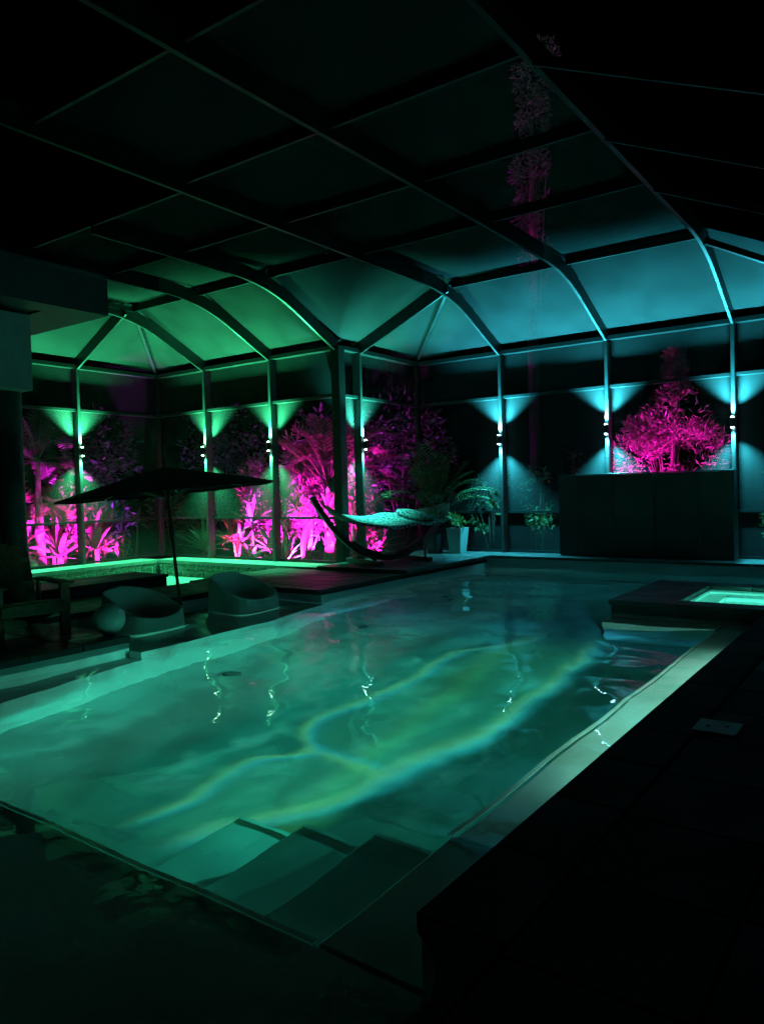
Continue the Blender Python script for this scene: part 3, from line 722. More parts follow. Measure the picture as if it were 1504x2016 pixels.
# ------------------------------------------------------------------ hammock
hm = thing('hammock_stand', 'curved dark wooden arc hammock stand on crossbar feet', 'hammock stand', (-8.45, 12.2, ZP))
T0 = Vector((-9.18, 10.64, 1.58)) - hm.location; T1 = Vector((-7.95, 13.7, 1.46)) - hm.location
dirh = (T1 - T0); dirh.z = 0; Lh = dirh.length; dirh.normalize(); side = Vector((dirh.y, -dirh.x, 0))
def arc(t):
    u = 2 * t - 1; z = 0.10 + 1.22 * abs(u) ** 2.25
    return T0 * (1 - t) + T1 * t + Vector((0, 0, -((T0 * (1 - t) + T1 * t).z) + z))
def arc_beam(name, t0, t1, wd, ht, n=14, offs=0.0):
    bm = bmesh.new(); prev = None
    for i in range(n + 1):
        t = t0 + (t1 - t0) * i / n; p = arc(t); d = (arc(min(1, t + .01)) - arc(max(0, t - .01))).normalized(); u = side.cross(d).normalized()
        cur = [bm.verts.new(p + side * a * wd / 2 + u * (b * ht / 2 + offs)) for a, b in ((-1, -1), (1, -1), (1, 1), (-1, 1))]
        if prev:
            for k in range(4): bm.faces.new((prev[k], prev[(k + 1) % 4], cur[(k + 1) % 4], cur[k]))
        else: bm.faces.new(cur[::-1])
        prev = cur
    bm.faces.new(prev); bmesh.ops.recalc_face_normals(bm, faces=bm.faces); return obj(name, bm, MDKWOOD, hm)
arc_beam('arc_beam', 0.0, 0.36, 0.075, 0.10); arc_beam('arc_beam', 0.3605, 0.64, 0.08, 0.11, 8); arc_beam('arc_beam', 0.6405, 1.0, 0.075, 0.10)
arc_beam('splice_board', 0.24, 0.44, 0.082, 0.05, 8, 0.08); arc_beam('splice_board', 0.56, 0.76, 0.082, 0.05, 8, 0.08)
for t in (0.33, 0.67):
    p = arc(t); beam('foot', p + side * 0.62 + Vector((0, 0, 0.045 - p.z)), p - side * 0.62 + Vector((0, 0, 0.045 - p.z)), 0.09, 0.085, MDKWOOD, hm)
    beam('brace', p + side * 0.45 + Vector((0, 0, 0.10 - p.z)), arc(t + (0.09 if t > .5 else -0.09)), 0.04, 0.05, MDKWOOD, hm)
hk = thing('hammock', 'blue patterned quilted hammock with spreader ropes hung from the arc stand', 'hammock', (-8.45, 12.2, ZP))
B0, B1 = 0.22, 0.80       # bed from and to along the axis
def bedp(t, s):
    t_ = (t - B0) / (B1 - B0); p = T0 * (1 - t) + T1 * t
    z = 0.84 - 0.10 * math.sin(PI * t_) - 0.02 * t_ + 0.04 * abs(s) ** 2 + (0.06 * math.exp(-((t_ - 0.62) / 0.14) ** 2))
    return Vector((p.x, p.y, z)) + side * s * 0.62 - Vector((0, 0, 0.09 * s))
bm = bmesh.new(); g = {}
NT, NS = 36, 16
for i in range(NT + 1):
    for j in range(NS + 1):
        t = B0 + (B1 - B0) * i / NT; s = -1 + 2 * j / NS
        q = 0.012 * abs(math.sin(i * PI / 6)) * abs(math.sin(j * PI / 4))
        g[i, j] = (bm.verts.new(bedp(t, s) + Vector((0, 0, 0.03 + q))), bm.verts.new(bedp(t, s) + Vector((0, 0, -0.02))))
for i in range(NT):
    for j in range(NS):
        bm.faces.new((g[i, j][0], g[i + 1, j][0], g[i + 1, j + 1][0], g[i, j + 1][0])); bm.faces.new((g[i, j][1], g[i, j + 1][1], g[i + 1, j + 1][1], g[i + 1, j][1]))
for i in range(NT):
    for j in (0, NS): bm.faces.new((g[i, j][0], g[i, j][1], g[i + 1, j][1], g[i + 1, j][0]))
for j in range(NS):
    for i in (0, NT): bm.faces.new((g[i, j][0], g[i, j + 1][0], g[i, j + 1][1], g[i, j][1]))
bmesh.ops.recalc_face_normals(bm, faces=bm.faces)
obj('quilted_bed', bm, MQUILT, hk, smooth=True)
for t in (B0, B1): tube('spreader_bar', [bedp(t, -1.06), bedp(t, 1.06)], 0.02, MDKWOOD, hk)
for t, T in ((B0, T0), (B1, T1)):
    ringp = T.lerp(bedp(t, 0), 0.18)
    for j in range(15):
        s = -1 + 2 * j / 14; tube('rope', [bedp(t, s), (bedp(t, s) + ringp) / 2 - Vector((0, 0, 0.02)), ringp], 0.0045, MROPE, hk, 5)
    tube('hanging_chain', [ringp, T], 0.008, MBLKMET, hk, 6)
pl = thing('pillow', 'long blue patterned pillow lying across the hammock', 'pillow', (-8.45, 12.2, ZP))
bm = bmesh.new(); bmesh.ops.create_uvsphere(bm, u_segments=32, v_segments=16, radius=1.0)
pm = bedp(0.70, 0) + Vector((0, 0, 0.11))
for v in bm.verts:
    c = v.co; sx = math.copysign(abs(c.x) ** 0.6, c.x); sy = math.copysign(abs(c.y) ** 0.6, c.y)
    v.co = pm + dirh * sx * 0.22 + side * sy * 0.52 - Vector((0, 0, 0.075 * sy)) + Vector((0, 0, c.z * 0.075 * (1 - 0.25 * abs(sy) ** 3) + 0.03 * abs(sy) ** 2))
obj('pillow_body', bm, MQUILT, pl, smooth=True)

# ------------------------------------------------------------------ plants
def leaf_mesh(name, L, W, droop, fold=0.25, n=7, m=None, tipw=0.0, peak=0.4):
    """a lance-shaped leaf along +X from the origin, folded along its midrib and arching down"""
    bm = bmesh.new(); rows = []
    x = z = 0.0; ang = 0.0
    for i in range(n + 1):
        t = i / n
        wdt = W * (math.sin(PI * min(1, t ** (math.log(0.5) / math.log(peak))) ) ** 0.8 if 0 < t < 1 else 0.0)
        wdt = max(wdt, 0.12 * W if t < 0.3 else 0.004)
        c = Vector((x, 0, z)); nrm = Vector((-math.sin(ang), 0, math.cos(ang)))
        rows.append([bm.verts.new(c + Vector((0, wdt / 2, 0)) + nrm * fold * wdt / 2), bm.verts.new(c), bm.verts.new(c + Vector((0, -wdt / 2, 0)) + nrm * fold * wdt / 2)])
        ang -= droop / n * (0.4 + 1.2 * t); x += L / n * math.cos(ang); z += L / n * math.sin(ang)
    for a, b in zip(rows, rows[1:]):
        for k in range(2): bm.faces.new((a[k], a[k + 1], b[k + 1], b[k]))
    me = bpy.data.meshes.new(name); bm.to_mesh(me); bm.free()
    for p in me.polygons: p.use_smooth = True
    if m: me.materials.append(m)
    return me
LEAVES = {}
def leaf_set(m, L, W, droops, peak=0.4):
    k = (m.name, L, W, tuple(droops), peak)
    if k not in LEAVES: LEAVES[k] = [leaf_mesh('leaf', L, W, d, m=m, peak=peak) for d in droops]
    return LEAVES[k]
def add_rosette(parent, c, m, n, L, W, lo=5, hi=85, seed=0, droops=(0.2, 0.6, 1.0), peak=0.4, scale=(0.75, 1.1)):
    rg = random.Random(seed); ms = leaf_set(m, L, W, droops, peak)
    for i in range(n):
        f = (i + 0.5) / n; pitch = math.radians(lo + (hi - lo) * f ** 0.8); az = i * 2.39996 + rg.uniform(-.25, .25)
        me = ms[0] if f > 0.66 else rg.choice(ms)
        o = link('leaf', me, None, parent, c); s = rg.uniform(*scale)
        o.rotation_euler = (rg.uniform(-.3, .3), -pitch, az); o.scale = (s, s * rg.uniform(.85, 1.1), s)
def frond_mesh(name, L, W, droop, m, n=26, bare=0.22, vee=0.35):
    bm = bmesh.new(); x = z = 0.0; ang = 0.0; pts = []
    st = 24
    for i in range(st + 1):
        pts.append((Vector((x, 0, z)), ang)); t = i / st
        ang -= droop / st * (0.3 + 1.4 * t); x += L / st * math.cos(ang); z += L / st * math.sin(ang)
    tube_bm(bm, [p for p, _ in pts], [0.016 * (1 - 0.85 * i / st) * max(L, 1) / 1.6 for i in range(st + 1)], 5)
    rg = random.Random(int(L * 100) + int(droop * 10))
    for i in range(n):
        t = bare + (1 - bare) * (i + 0.5) / n; k = min(st - 1, int(t * st)); p, a = pts[k]
        ll = W * (math.sin(PI * (0.12 + 0.83 * (t - bare) / (1 - bare))) ** 0.7) * rg.uniform(.85, 1.1)
        d = Vector((math.cos(a), 0, math.sin(a))); nn = Vector((-math.sin(a), 0, math.cos(a)))
        for s in (-1, 1):
            dr = (d * 0.55 + Vector((0, s, 0)) + nn * vee).normalized(); tip = p + dr * ll - Vector((0, 0, 0.28 * ll * rg.uniform(.5, 1.3))); mid = p + dr * ll * 0.5
            wv = d * 0.013 * max(1, L / 1.5) * 1.3
            v = [bm.verts.new(p - wv * .6), bm.verts.new(p + wv * .6), bm.verts.new(mid + wv), bm.verts.new(mid - wv), bm.verts.new(tip)]
            bm.faces.new((v[0], v[1], v[2], v[3])); bm.faces.new((v[3], v[2], v[4]))
    me = bpy.data.meshes.new(name); bm.to_mesh(me); bm.free(); me.materials.append(m); return me
FRONDS = {}
def frond_set(m, L, W, bare=0.22, n=26):
    k = (m.name, L, W, bare, n)
    if k not in FRONDS: FRONDS[k] = [frond_mesh('frond', L, W, d, m, n=n, bare=bare) for d in (0.5, 1.0, 1.5)]
    return FRONDS[k]
def add_fronds(parent, c, m, n, L, W, lo, hi, seed=0, bare=0.22, scale=(.8, 1.1), az0=0.0, az1=2 * PI, nl=26):
    rg = random.Random(seed); ms = frond_set(m, L, W, bare, nl)
    for i in range(n):
        f = (i + 0.5) / n; pitch = math.radians(lo + (hi - lo) * f); az = az0 + (az1 - az0) * ((i * 0.618034) % 1) + rg.uniform(-.15, .15)
        o = link('frond', ms[0] if f > .75 else rg.choice(ms), None, parent, c); s = rg.uniform(*scale)
        o.rotation_euler = (rg.uniform(-.25, .25), -pitch, az); o.scale = (s, s, s)
def trunk_bm(pts, rads, seg=12, rough=0.12, seed=0, sub=6):
    rg = random.Random(seed); P = []; R = []
    for i in range(len(pts) - 1):
        for k in range(sub):
            t = k / sub; P.append(Vector(pts[i]).lerp(Vector(pts[i + 1]), t)); R.append((rads[i] * (1 - t) + rads[i + 1] * t) * rg.uniform(1 - rough, 1 + rough))
    P.append(Vector(pts[-1])); R.append(rads[-1]); bm = bmesh.new(); tube_bm(bm, P, R, seg); return bm
def trunk(parent, pts, rads, m=MTRUNK, **k): return obj('trunk', trunk_bm(pts, rads, **k), m, parent, smooth=True)

GP = 'plants lit pink beyond the left screens'
# A tall thin palm with magenta trunk
t = thing('palm_tree', 'slender palm with lit magenta trunk beyond the screen beside the column', 'palm', (-16.35, 9.5, 0), group=GP)
trunk(t, [(0, 0, 0), (0.0, 0.02, 0.9), (0.04, 0.0, 1.9), (0.0, 0.05, 2.6)], [0.14, 0.10, 0.06, 0.045])
add_fronds(t, (0, 0.05, 2.5), MGLOW, 17, 1.7, 0.5, -10, 80, 1, az0=1.75, az1=4.55)
# B big sword-leaf rosette
t = thing('agave_plant', 'big magenta rosette of broad sword leaves at the slender palm foot', 'plant', (-16.35, 10.0, 0.0), group=GP)
add_rosette(t, (0, 0, 0.28), MPINKLEAF, 24, 1.0, 0.13, -5, 80, 2, (0.1, 0.3, 0.6))
trunk(t, [(0, 0, 0), (0, 0, 0.3)], [0.09, 0.07])
# C
t = thing('cordyline_plant', 'pink cordyline with upright broad leaves just right of the sconce post', 'plant', (-16.35, 10.95, 0.0), group=GP)
trunk(t, [(0, 0, 0), (0, 0, 0.42)], [0.07, 0.06]); add_rosette(t, (0, 0, 0.38), MPINKLEAF, 16, 1.1, 0.19, 5, 85, 3, (0.15, 0.3, 0.7), 0.6)
# D small palm head
t = thing('young_palm', 'young palm with shaggy red drooping head between column and sconce post', 'palm', (-16.5, 9.95, 0), group=GP)
trunk(t, [(0, 0, 0), (0, 0, 1.5)], [0.06, 0.04]); add_fronds(t, (0, 0, 1.5), MRED, 14, 0.7, 0.28, -40, 80, 4, bare=0.1)
# E small rosette on a thin stem
t = thing('dracaena_plant', 'thin-stemmed dracaena with small star rosette near the court corner', 'plant', (-16.0, 11.75, 0), group=GP)
trunk(t, [(0, 0, 0), (0.03, 0.05, 0.5), (0, 0.1, 1.0)], [0.025, 0.02, 0.018]); add_rosette(t, (0, 0.1, 1.0), MPINKLEAF, 14, 0.42, 0.07, -15, 75, 5, (0.3, 0.7))
t.location = (-16.0, 11.8, 0)
# F low red leaves
t = thing('croton_bush', 'low sparse red-leaved croton at the foot of the court corner screen', 'shrub', (-15.9, 11.35, 0), group=GP)
for k in range(5): trunk(t, [(0, 0, 0), (0.1 * math.cos(k * 1.3), 0.2 * math.sin(k * 1.3), 0.35 + 0.1 * (k % 3))], [0.012, 0.008], sub=2)
for k in range(5): add_rosette(t, (0.1 * math.cos(k * 1.3), 0.2 * math.sin(k * 1.3), 0.35 + 0.1 * (k % 3)), MRED, 7, 0.24, 0.06, -40, 70, 20 + k, (0.4, 0.9))
t = thing('fern_plant', 'shaggy red fern low beside the slender palm trunk', 'fern', (-16.3, 9.0, 0), group=GP)
add_fronds(t, (0, 0, 0.55), MRED, 14, 0.8, 0.22, -30, 70, 6, bare=0.1); trunk(t, [(0, 0, 0), (0, 0, 0.55)], [0.05, 0.04])
# G pale crinum
t = thing('crinum_lily', 'grey-green crinum lily with wide strap leaves behind the umbrella pole', 'plant', (-14.55, 12.75, 0), group=GP)
add_rosette(t, (0, 0, 0.25), MPALE, 20, 1.15, 0.11, 10, 82, 7, (0.4, 0.8, 1.2)); trunk(t, [(0, 0, 0), (0, 0, 0.3)], [0.07, 0.06])
# H
t = thing('dragon_tree', 'twin-trunk dragon tree with red sword leaves behind the far tub chair', 'plant', (-13.35, 12.75, 0), group=GP)
for s in (-1, 1):
    trunk(t, [(0, 0, 0), (s * 0.08, 0, 0.3), (s * 0.12, 0, 0.5)], [0.05, 0.04, 0.035]); add_rosette(t, (s * 0.12, 0, 0.5), MRED, 15, 0.8, 0.10, -15, 80, 8 + s, (0.3, 0.8, 1.3))
# I feathery palm
t = thing('feather_palm', 'feathery violet palm arching over the thin lit trunk near the umbrella tip', 'palm', (-12.55, 13.2, 0), group=GP)
trunk(t, [(0, 0, 0), (0.03, 0, 0.35), (0.05, 0.0, 1.1)], [0.14, 0.07, 0.05]); add_fronds(t, (0.05, 0, 1.0), MGLOW, 18, 1.6, 0.45, 5, 82, 10, az0=-0.5, az1=3.6)
t = thing('bromeliad_plant', 'low bright pink bromeliad at the feathery palm foot', 'plant', (-12.75, 12.55, 0), group=GP)
add_rosette(t, (0, 0, 0.05), MPINKLEAF, 18, 0.5, 0.08, 0, 80, 11, (0.6, 1.2))
# J leafy rosettes
t = thing('cordyline_plant', 'multi-headed pink cordyline in front of the thick palm trunk', 'plant', (-11.75, 12.7, 0), group=GP)
for k, (dx, dy, h) in enumerate(((0, 0, 1.55), (-0.25, 0.1, 1.15), (0.3, 0.1, 1.25), (-0.1, 0.2, 0.75))):
    trunk(t, [(0, 0, 0), (dx * .6, dy, h * .6), (dx, dy, h)], [0.03, 0.025, 0.02]); add_rosette(t, (dx, dy, h), MPINKLEAF, 16, 0.5, 0.085, -20, 80, 30 + k, (0.3, 0.7))
t = thing('ginger_plant', 'leafy low ginger with magenta streaks right of the last court post', 'plant', (-11.6, 12.45, 0), group=GP)
add_rosette(t, (0, 0, 0.05), MGLOW, 26, 0.75, 0.10, 10, 80, 36, (0.4, 0.9)); trunk(t, [(0, 0, 0), (0, 0, 0.1)], [0.06, 0.05])
# K thick bright trunk with fanned stalks
t = thing('fan_palm', 'thick bright magenta palm trunk with stiff fanned stalks behind the corner post', 'palm', (-10.86, 13.1, 0), group=GP)
trunk(t, [(0, 0, 0), (0.05, 0, 0.6), (0.0, 0.05, 1.2), (0.08, 0.05, 1.7)], [0.13, 0.10, 0.10, 0.12], MBOOT, rough=0.22)
for k in range(34):
    a_ = k * 2.4; z_ = 0.12 + k * 0.046; bo = link('leaf_base', leaf_set(MTRUNK, 0.24, 0.09, (0.2,), 0.4)[0], None, t, (0.03 + 0.09 * math.cos(a_), 0.03 + 0.09 * math.sin(a_), z_)); bo.rotation_euler = (0, -math.radians(68), a_)
add_fronds(t, (0.06, 0.05, 1.62), MPINKLEAF, 20, 1.9, 0.5, 30, 86, 12, bare=0.5, scale=(.85, 1.1), nl=24, az0=0.5, az1=3.9)
t = thing('tree_fern', 'pink tree fern with broad arching fronds high behind the corner post', 'fern', (-11.75, 14.1, 0), group=GP)
trunk(t, [(0, 0, 0), (0.1, 0, 1.4), (0.1, 0.1, 2.35)], [0.07, 0.06, 0.05], MBARK); add_fronds(t, (0.1, 0.1, 2.35), MGLOW, 15, 1.3, 0.42, -15, 55, 13, bare=0.08, nl=30)
t = thing('tree_fern', 'dim pink fern reaching over the teal sconce behind the hammock', 'fern', (-11.1, 14.7, 0), group=GP)
trunk(t, [(0, 0, 0), (0.1, 0, 1.4), (0.0, 0.1, 2.2)], [0.07, 0.06, 0.05], MBARK); add_fronds(t, (0.0, 0.1, 2.2), MGLOW, 12, 1.3, 0.34, 0, 50, 14, bare=0.08, nl=30)
# L hanging dry leaf
t = thing('dry_palm_leaf', 'twisted dry red leaf hanging beside the bright palm trunk', 'leaf', (-11.25, 12.75, 0), group=GP)
me = leaf_mesh('leaf_blade', 1.1, 0.22, 0.5, fold=0.9, m=MDRY); o = link('leaf_blade', me, None, t, (0.25, 0, 1.05)); o.rotation_euler = (0.6, math.radians(72), math.radians(200))
# M W3 rosettes
for i, (x, y, z, n, lab) in enumerate(((-10.35, 13.35, 1.35, 16, 'upper pink cordyline seen through the narrow screen behind the hammock'), (-10.3, 13.3, 0.25, 18, 'low pink sword-leaf plant behind the hammock bed'),
                                  (-10.5, 14.35, 1.3, 14, 'dim pink cordyline right of the teal sconce post'), (-10.3, 14.2, 0.3, 16, 'dim strap-leaf plant under the hammock at the far screen'))):
    t = thing('cordyline_plant', lab, 'plant', (x, y, 0), group=GP); trunk(t, [(0, 0, 0), (0, 0, z)], [0.03, 0.022], sub=3); add_rosette(t, (0, 0, z), (MPINKLEAF, MRED, MPINKLEAF, MPALE)[i], n, 0.42 if z > 1 else 0.85, 0.09, -10, 80, 40 + i, (0.3, 0.8))

DENSE = random.Random(77)
KIND = [('cordyline_plant', MPINKLEAF, 0.55, 0.10), ('dracaena_plant', MRED, 0.6, 0.07), ('ginger_plant', MGLOW, 0.8, 0.11), ('cordyline_plant', MPINKLEAF, 0.7, 0.14)]
PLACES = [(-16.8, 8.6, 0.5, 'pink tufted plant deep behind the shaggy fern'), (-16.9, 10.45, 1.15, 'pink-headed plant behind the sword-leaf rosette, left of the post'), (-17.0, 11.6, 0.7, 'broad pink plant behind the star rosette'),
          (-15.5, 13.6, 0.9, 'pink plant behind the pale crinum lily'), (-14.1, 13.9, 1.5, 'tall pink head between the crinum and the dragon tree'), (-13.0, 13.9, 0.8, 'pink clump right behind the dragon tree'),
          (-12.9, 12.75, 0.9, 'slim pink plant between the dragon tree and the feathery palm'), (-12.2, 12.6, 0.35, 'low pink clump at the last court post'), (-12.0, 13.5, 1.7, 'tall pink head beside the tree fern stem'),
          (-11.4, 13.8, 1.2, 'pink plant behind the hanging dry leaf'), (-10.9, 14.2, 1.7, 'pink head above the hammock bed behind the screen')]
for i, (x, y, h, lab) in enumerate(PLACES):
    nm, m_, L_, W_ = KIND[i % 4]; t = thing(nm, lab, 'plant', (x, y, 0), group=GP)
    trunk(t, [(0, 0, 0), (0.04, 0.03, h * .5), (0, 0.05, h)], [0.035, 0.028, 0.02], sub=3); add_rosette(t, (0, 0.05, h), m_, 14, L_, W_, -25, 82, 90 + i, (0.3, 0.8))
# leafy masses: many small leaf faces spread through a lumpy volume
def leaf_cloud(n, centres, size, m, seed, slender=0.3, up=0.0):
    rg = random.Random(seed); bm = bmesh.new()
    for i in range(n):
        c, r = rg.choice(centres)
        while True:
            v = Vector((rg.uniform(-1, 1), rg.uniform(-1, 1), rg.uniform(-1, 1)))
            if v.length <= 1 and rg.random() < 0.25 + 0.75 * v.length: break
        p = Vector(c) + Vector((v.x * r[0], v.y * r[1], v.z * r[2]))
        if mnoise.noise(p * 1.7 + Vector((seed, 0, 0))) < -0.12: continue
        d = Vector((rg.gauss(0, 1) + v.x, rg.gauss(0, 1) + v.y, rg.gauss(0, .6) + v.z + up)).normalized(); s = d.orthogonal().normalized(); s.rotate(Matrix.Rotation(rg.uniform(0, 6.28), 3, d))
        l = size * rg.uniform(.6, 1.3); wv = s * l * slender / 2; nn = d.cross(s) * l * 0.08
        a = [bm.verts.new(p), bm.verts.new(p + d * l * .45 + wv + nn), bm.verts.new(p + d * l), bm.verts.new(p + d * l * .45 - wv + nn)]
        bm.faces.new((a[0], a[1], a[2])); bm.faces.new((a[0], a[2], a[3]))
    return bm
def shrub(name, label, cat, loc, centres, n, size, m, seed, slender=0.35, up=0.2, group=None, stems=6, part='foliage'):
    t = thing(name, label, cat, loc, group=group); rg = random.Random(seed)
    obj(part, leaf_cloud(n, centres, size, m, seed, slender, up), m, t)
    bm = bmesh.new()
    for k in range(stems):
        c, r = centres[k % len(centres)]; e = Vector(c) + Vector((rg.uniform(-.6, .6) * r[0], rg.uniform(-.6, .6) * r[1], rg.uniform(-.2, .7) * r[2]))
        tube_bm(bm, [(rg.uniform(-.08, .08), rg.uniform(-.08, .08), 0), e * 0.5 + Vector((0, 0, 0.12 * e.z)), e], [0.03, 0.02, 0.006], 5)
    obj('stems' if False else 'trunk', bm, MBARK, t, smooth=True); return t
for i, (x, y, h, r, m_, lab) in enumerate(((-17.3, 9.3, 1.5, 0.7, MPINKLEAF, 'pink leafy bush filling the gap behind the slender palm'), (-17.3, 11.2, 1.2, 0.7, MRED, 'red leafy bush behind the post cordyline'), (-16.4, 13.3, 1.1, 0.7, MRED, 'dim red bush in the court corner'),
                                        (-14.0, 14.4, 1.3, 0.8, MPINKLEAF, 'pink leafy bush behind the dragon tree'), (-12.6, 14.4, 1.7, 0.8, MPINKLEAF, 'pink leafy bush behind the feathery palm'), (-11.5, 14.9, 1.9, 0.8, MPINKLEAF, 'tall pink bush behind the stiff fanned stalks'),
                                        (-16.9, 8.2, 0.9, 0.6, MRED, 'red leafy bush close behind the dark column'), (-13.2, 13.5, 1.5, 0.6, MGLOW, 'violet leafy bush between the dragon tree and the feathery palm'), (-12.1, 13.9, 2.0, 0.6, MGLOW, 'tall violet bush left of the tree fern'), (-10.5, 13.9, 0.9, 0.45, MRED, 'low red bush behind the narrow screen bay'))):
    shrub('garden_bush', lab, 'shrub', (x, y, 0), [((0, 0, h), (r, r * .7, .6)), ((0.2, 0, h * .55), (r, r * .7, .5)), ((-0.2, 0, h * 1.35), (r * .7, r * .6, .5))], 1100 if r > .5 else 500, 0.19, m_, 120 + i, 0.28, 0.4, group=GP, stems=8)
shrub('oleander_shrub', 'large magenta-lit slender-leaved shrub above the dark panel wall', 'shrub', (-4.35, 16.5, 0),
      [((-0.65, -0.1, 2.2), (0.65, 0.5, 0.55)), ((-0.5, 0, 2.75), (0.45, 0.4, 0.45)), ((0.55, 0, 2.3), (0.65, 0.5, 0.6)), ((0.05, 0, 2.9), (0.8, 0.5, 0.6)), ((0.1, 0, 3.5), (0.45, 0.35, 0.6)), ((0, 0, 1.2), (0.8, 0.5, 0.9)), ((0.1, 0, 4.1), (0.2, 0.2, 0.35))], 8000, 0.14, MPINKLEAF, 51, 0.2, 0.5, stems=30)
shrub('small_shrub', 'small dim pink shrub behind the panel wall top corner', 'shrub', (-6.5, 16.3, 0), [((0, 0, 2.1), (0.35, 0.3, 0.35)), ((0, 0, 1.3), (0.3, 0.3, 0.6))], 350, 0.13, MRED, 52, 0.25)
GS = 'leafy green shrubs outside the back screen'
shrub('garden_shrub', 'green-lit leafy shrub left of the post by the potted plant', 'shrub', (-8.2, 15.75, 0), [((0.1, 0, 1.7), (0.5, 0.3, 0.42)), ((-0.1, 0, 1.1), (0.4, 0.3, 0.5))], 900, 0.11, MBRIGHT, 53, 0.5, group=GS)
shrub('garden_shrub', 'green-lit leafy shrub right of the post by the potted plant', 'shrub', (-7.0, 15.75, 0), [((-0.1, 0, 1.65), (0.5, 0.3, 0.42)), ((0.1, 0, 1.1), (0.4, 0.3, 0.5))], 900, 0.11, MBRIGHT, 54, 0.5, group=GS)
shrub('garden_shrub', 'pale green shrub low beyond the last post, past the panel wall', 'shrub', (-2.1, 15.75, 0), [((0, 0, 1.5), (0.5, 0.3, 0.5)), ((0, 0, 0.7), (0.4, 0.3, 0.6))], 520, 0.13, MBRIGHT, 55, 0.5, group=GS)
shrub('garden_shrub', 'loose green branch high beyond the last post', 'shrub', (-1.9, 16.1, 0), [((0, 0, 3.4), (0.4, 0.3, 0.4)), ((0, 0, 2.9), (0.3, 0.3, 0.3))], 170, 0.13, MBRIGHT, 56, 0.45, group=GS, stems=4)
shrub('garden_shrub', 'few pale leaves between the pink shrub and its sconce post', 'shrub', (-3.3, 15.6, 0), [((0, 0, 2.0), (0.25, 0.15, 0.25)), ((-0.1, 0, 1.0), (0.3, 0.2, 0.5))], 130, 0.12, MBRIGHT, 57, 0.4, group=GS, stems=4)
GT = 'dark trees beyond the court corner'
for i, (x, y, h, rr, lab) in enumerate(((-19.6, 13.2, 3.2, 1.3, 'dark purple tree rising behind the court corner'), (-17.4, 16.2, 3.3, 1.5, 'dark purple tree right of the court corner'), (-13.6, 16.9, 3.2, 1.4, 'dim violet tree behind the feathery palm'),
                                    (-20.0, 9.4, 3.4, 1.4, 'dark leafy tree beside the slender palm'), (-11.6, 17.2, 3.3, 1.3, 'dim violet tree behind the corner post'))):
    shrub('garden_tree', lab, 'tree', (x, y, 0), [((0, 0, h), (rr, rr * .8, 1.1)), ((0.6, 0, h - .8), (rr * .8, rr * .7, .9)), ((-0.6, 0.3, h - .9), (rr * .8, rr * .7, .9)), ((0.2, 0.2, h - 1.9), (rr * .8, rr * .7, .9))], 2600, 0.2, MDARKLEAF, 60 + i, 0.4, 0.0, group=GT, stems=8, part='crown')
# very tall tree whose trailing crown catches pink light high above the cage
t = shrub('tall_tree', 'tall tree with trailing crown lit dim purple above the roof screens', 'tree', (-9.9, 22.0, 0),
          [((0.35, 0, 14.2), (0.75, 0.6, 1.1)), ((0.2, 0, 12.8), (0.5, 0.5, 1.0)), ((0.1, 0, 11.2), (0.7, 0.5, 0.9)), ((-0.1, 0, 10.0), (0.45, 0.4, 0.9)), ((0.2, 0, 8.6), (0.5, 0.4, 0.9))], 8000, 0.15, MDARKLEAF, 71, 0.3, -0.4, stems=8, part='crown')
tube('bole', [(0, 0, 0), (0.1, 0, 5), (0.1, 0, 10), (0.2, 0, 14)], [0.16, 0.14, 0.10, 0.04], MBARK, t, 10)

# potted areca palm and tapered planter inside the screen
t = thing('areca_palm', 'dim green areca palm standing in the back corner by the hammock', 'palm', (-8.75, 14.2, ZP))
for k in range(5): trunk(t, [(0, 0, 0.3), (0.1 * math.cos(k * 1.3), 0.1 * math.sin(k * 1.3), 0.9)], [0.02, 0.014], MGREEN, sub=2)
add_fronds(t, (0, 0, 0.8), MGREEN, 20, 1.7, 0.38, 35, 85, 16, bare=0.3, nl=30)
bm = bmesh.new(); lathe_bm(bm, [(0.16, 0), (0.22, 0.42), (0.2, 0.42), (0.19, 0.36)], 24); obj('plant_pot', bm, MBLKMET, t)
t = thing('tapered_planter', 'tall grey tapered planter at the end of the hammock', 'planter', (-8.3, 14.42, ZP))
bm = bmesh.new()
a = [bm.verts.new((s * 0.13, r * 0.13, 0)) for s, r in ((-1, -1), (1, -1), (1, 1), (-1, 1))]; b = [bm.verts.new((s * 0.18, r * 0.18, 0.55)) for s, r in ((-1, -1), (1, -1), (1, 1), (-1, 1))]
c_ = [bm.verts.new((s * 0.155, r * 0.155, 0.55)) for s, r in ((-1, -1), (1, -1), (1, 1), (-1, 1))]; d_ = [bm.verts.new((s * 0.15, r * 0.15, 0.49)) for s, r in ((-1, -1), (1, -1), (1, 1), (-1, 1))]
bm.faces.new(a[::-1]); bm.faces.new(d_)
for A, B in ((a, b), (b, c_), (c_, d_)):
    for k in range(4): bm.faces.new((A[k], A[(k + 1) % 4], B[(k + 1) % 4], B[k]))
obj('pot', bm, MPOT, t); bm = bmesh.new(); quad(bm, -0.15, 0.15, -0.15, 0.15, 0.505); obj('soil', bm, MSOIL, t)
shrub('potted_plant', 'small yellow-green plant growing in the tall grey planter', 'plant', (-8.3, 14.42, ZP + 0.506), [((0, 0, 0.14), (0.2, 0.2, 0.14)), ((-0.1, -.05, 0.22), (0.14, 0.14, 0.14))], 170, 0.11, leaf_mat('lime_leaf', (0.16, 0.22, 0.05)), 81, 0.5, 0.4)

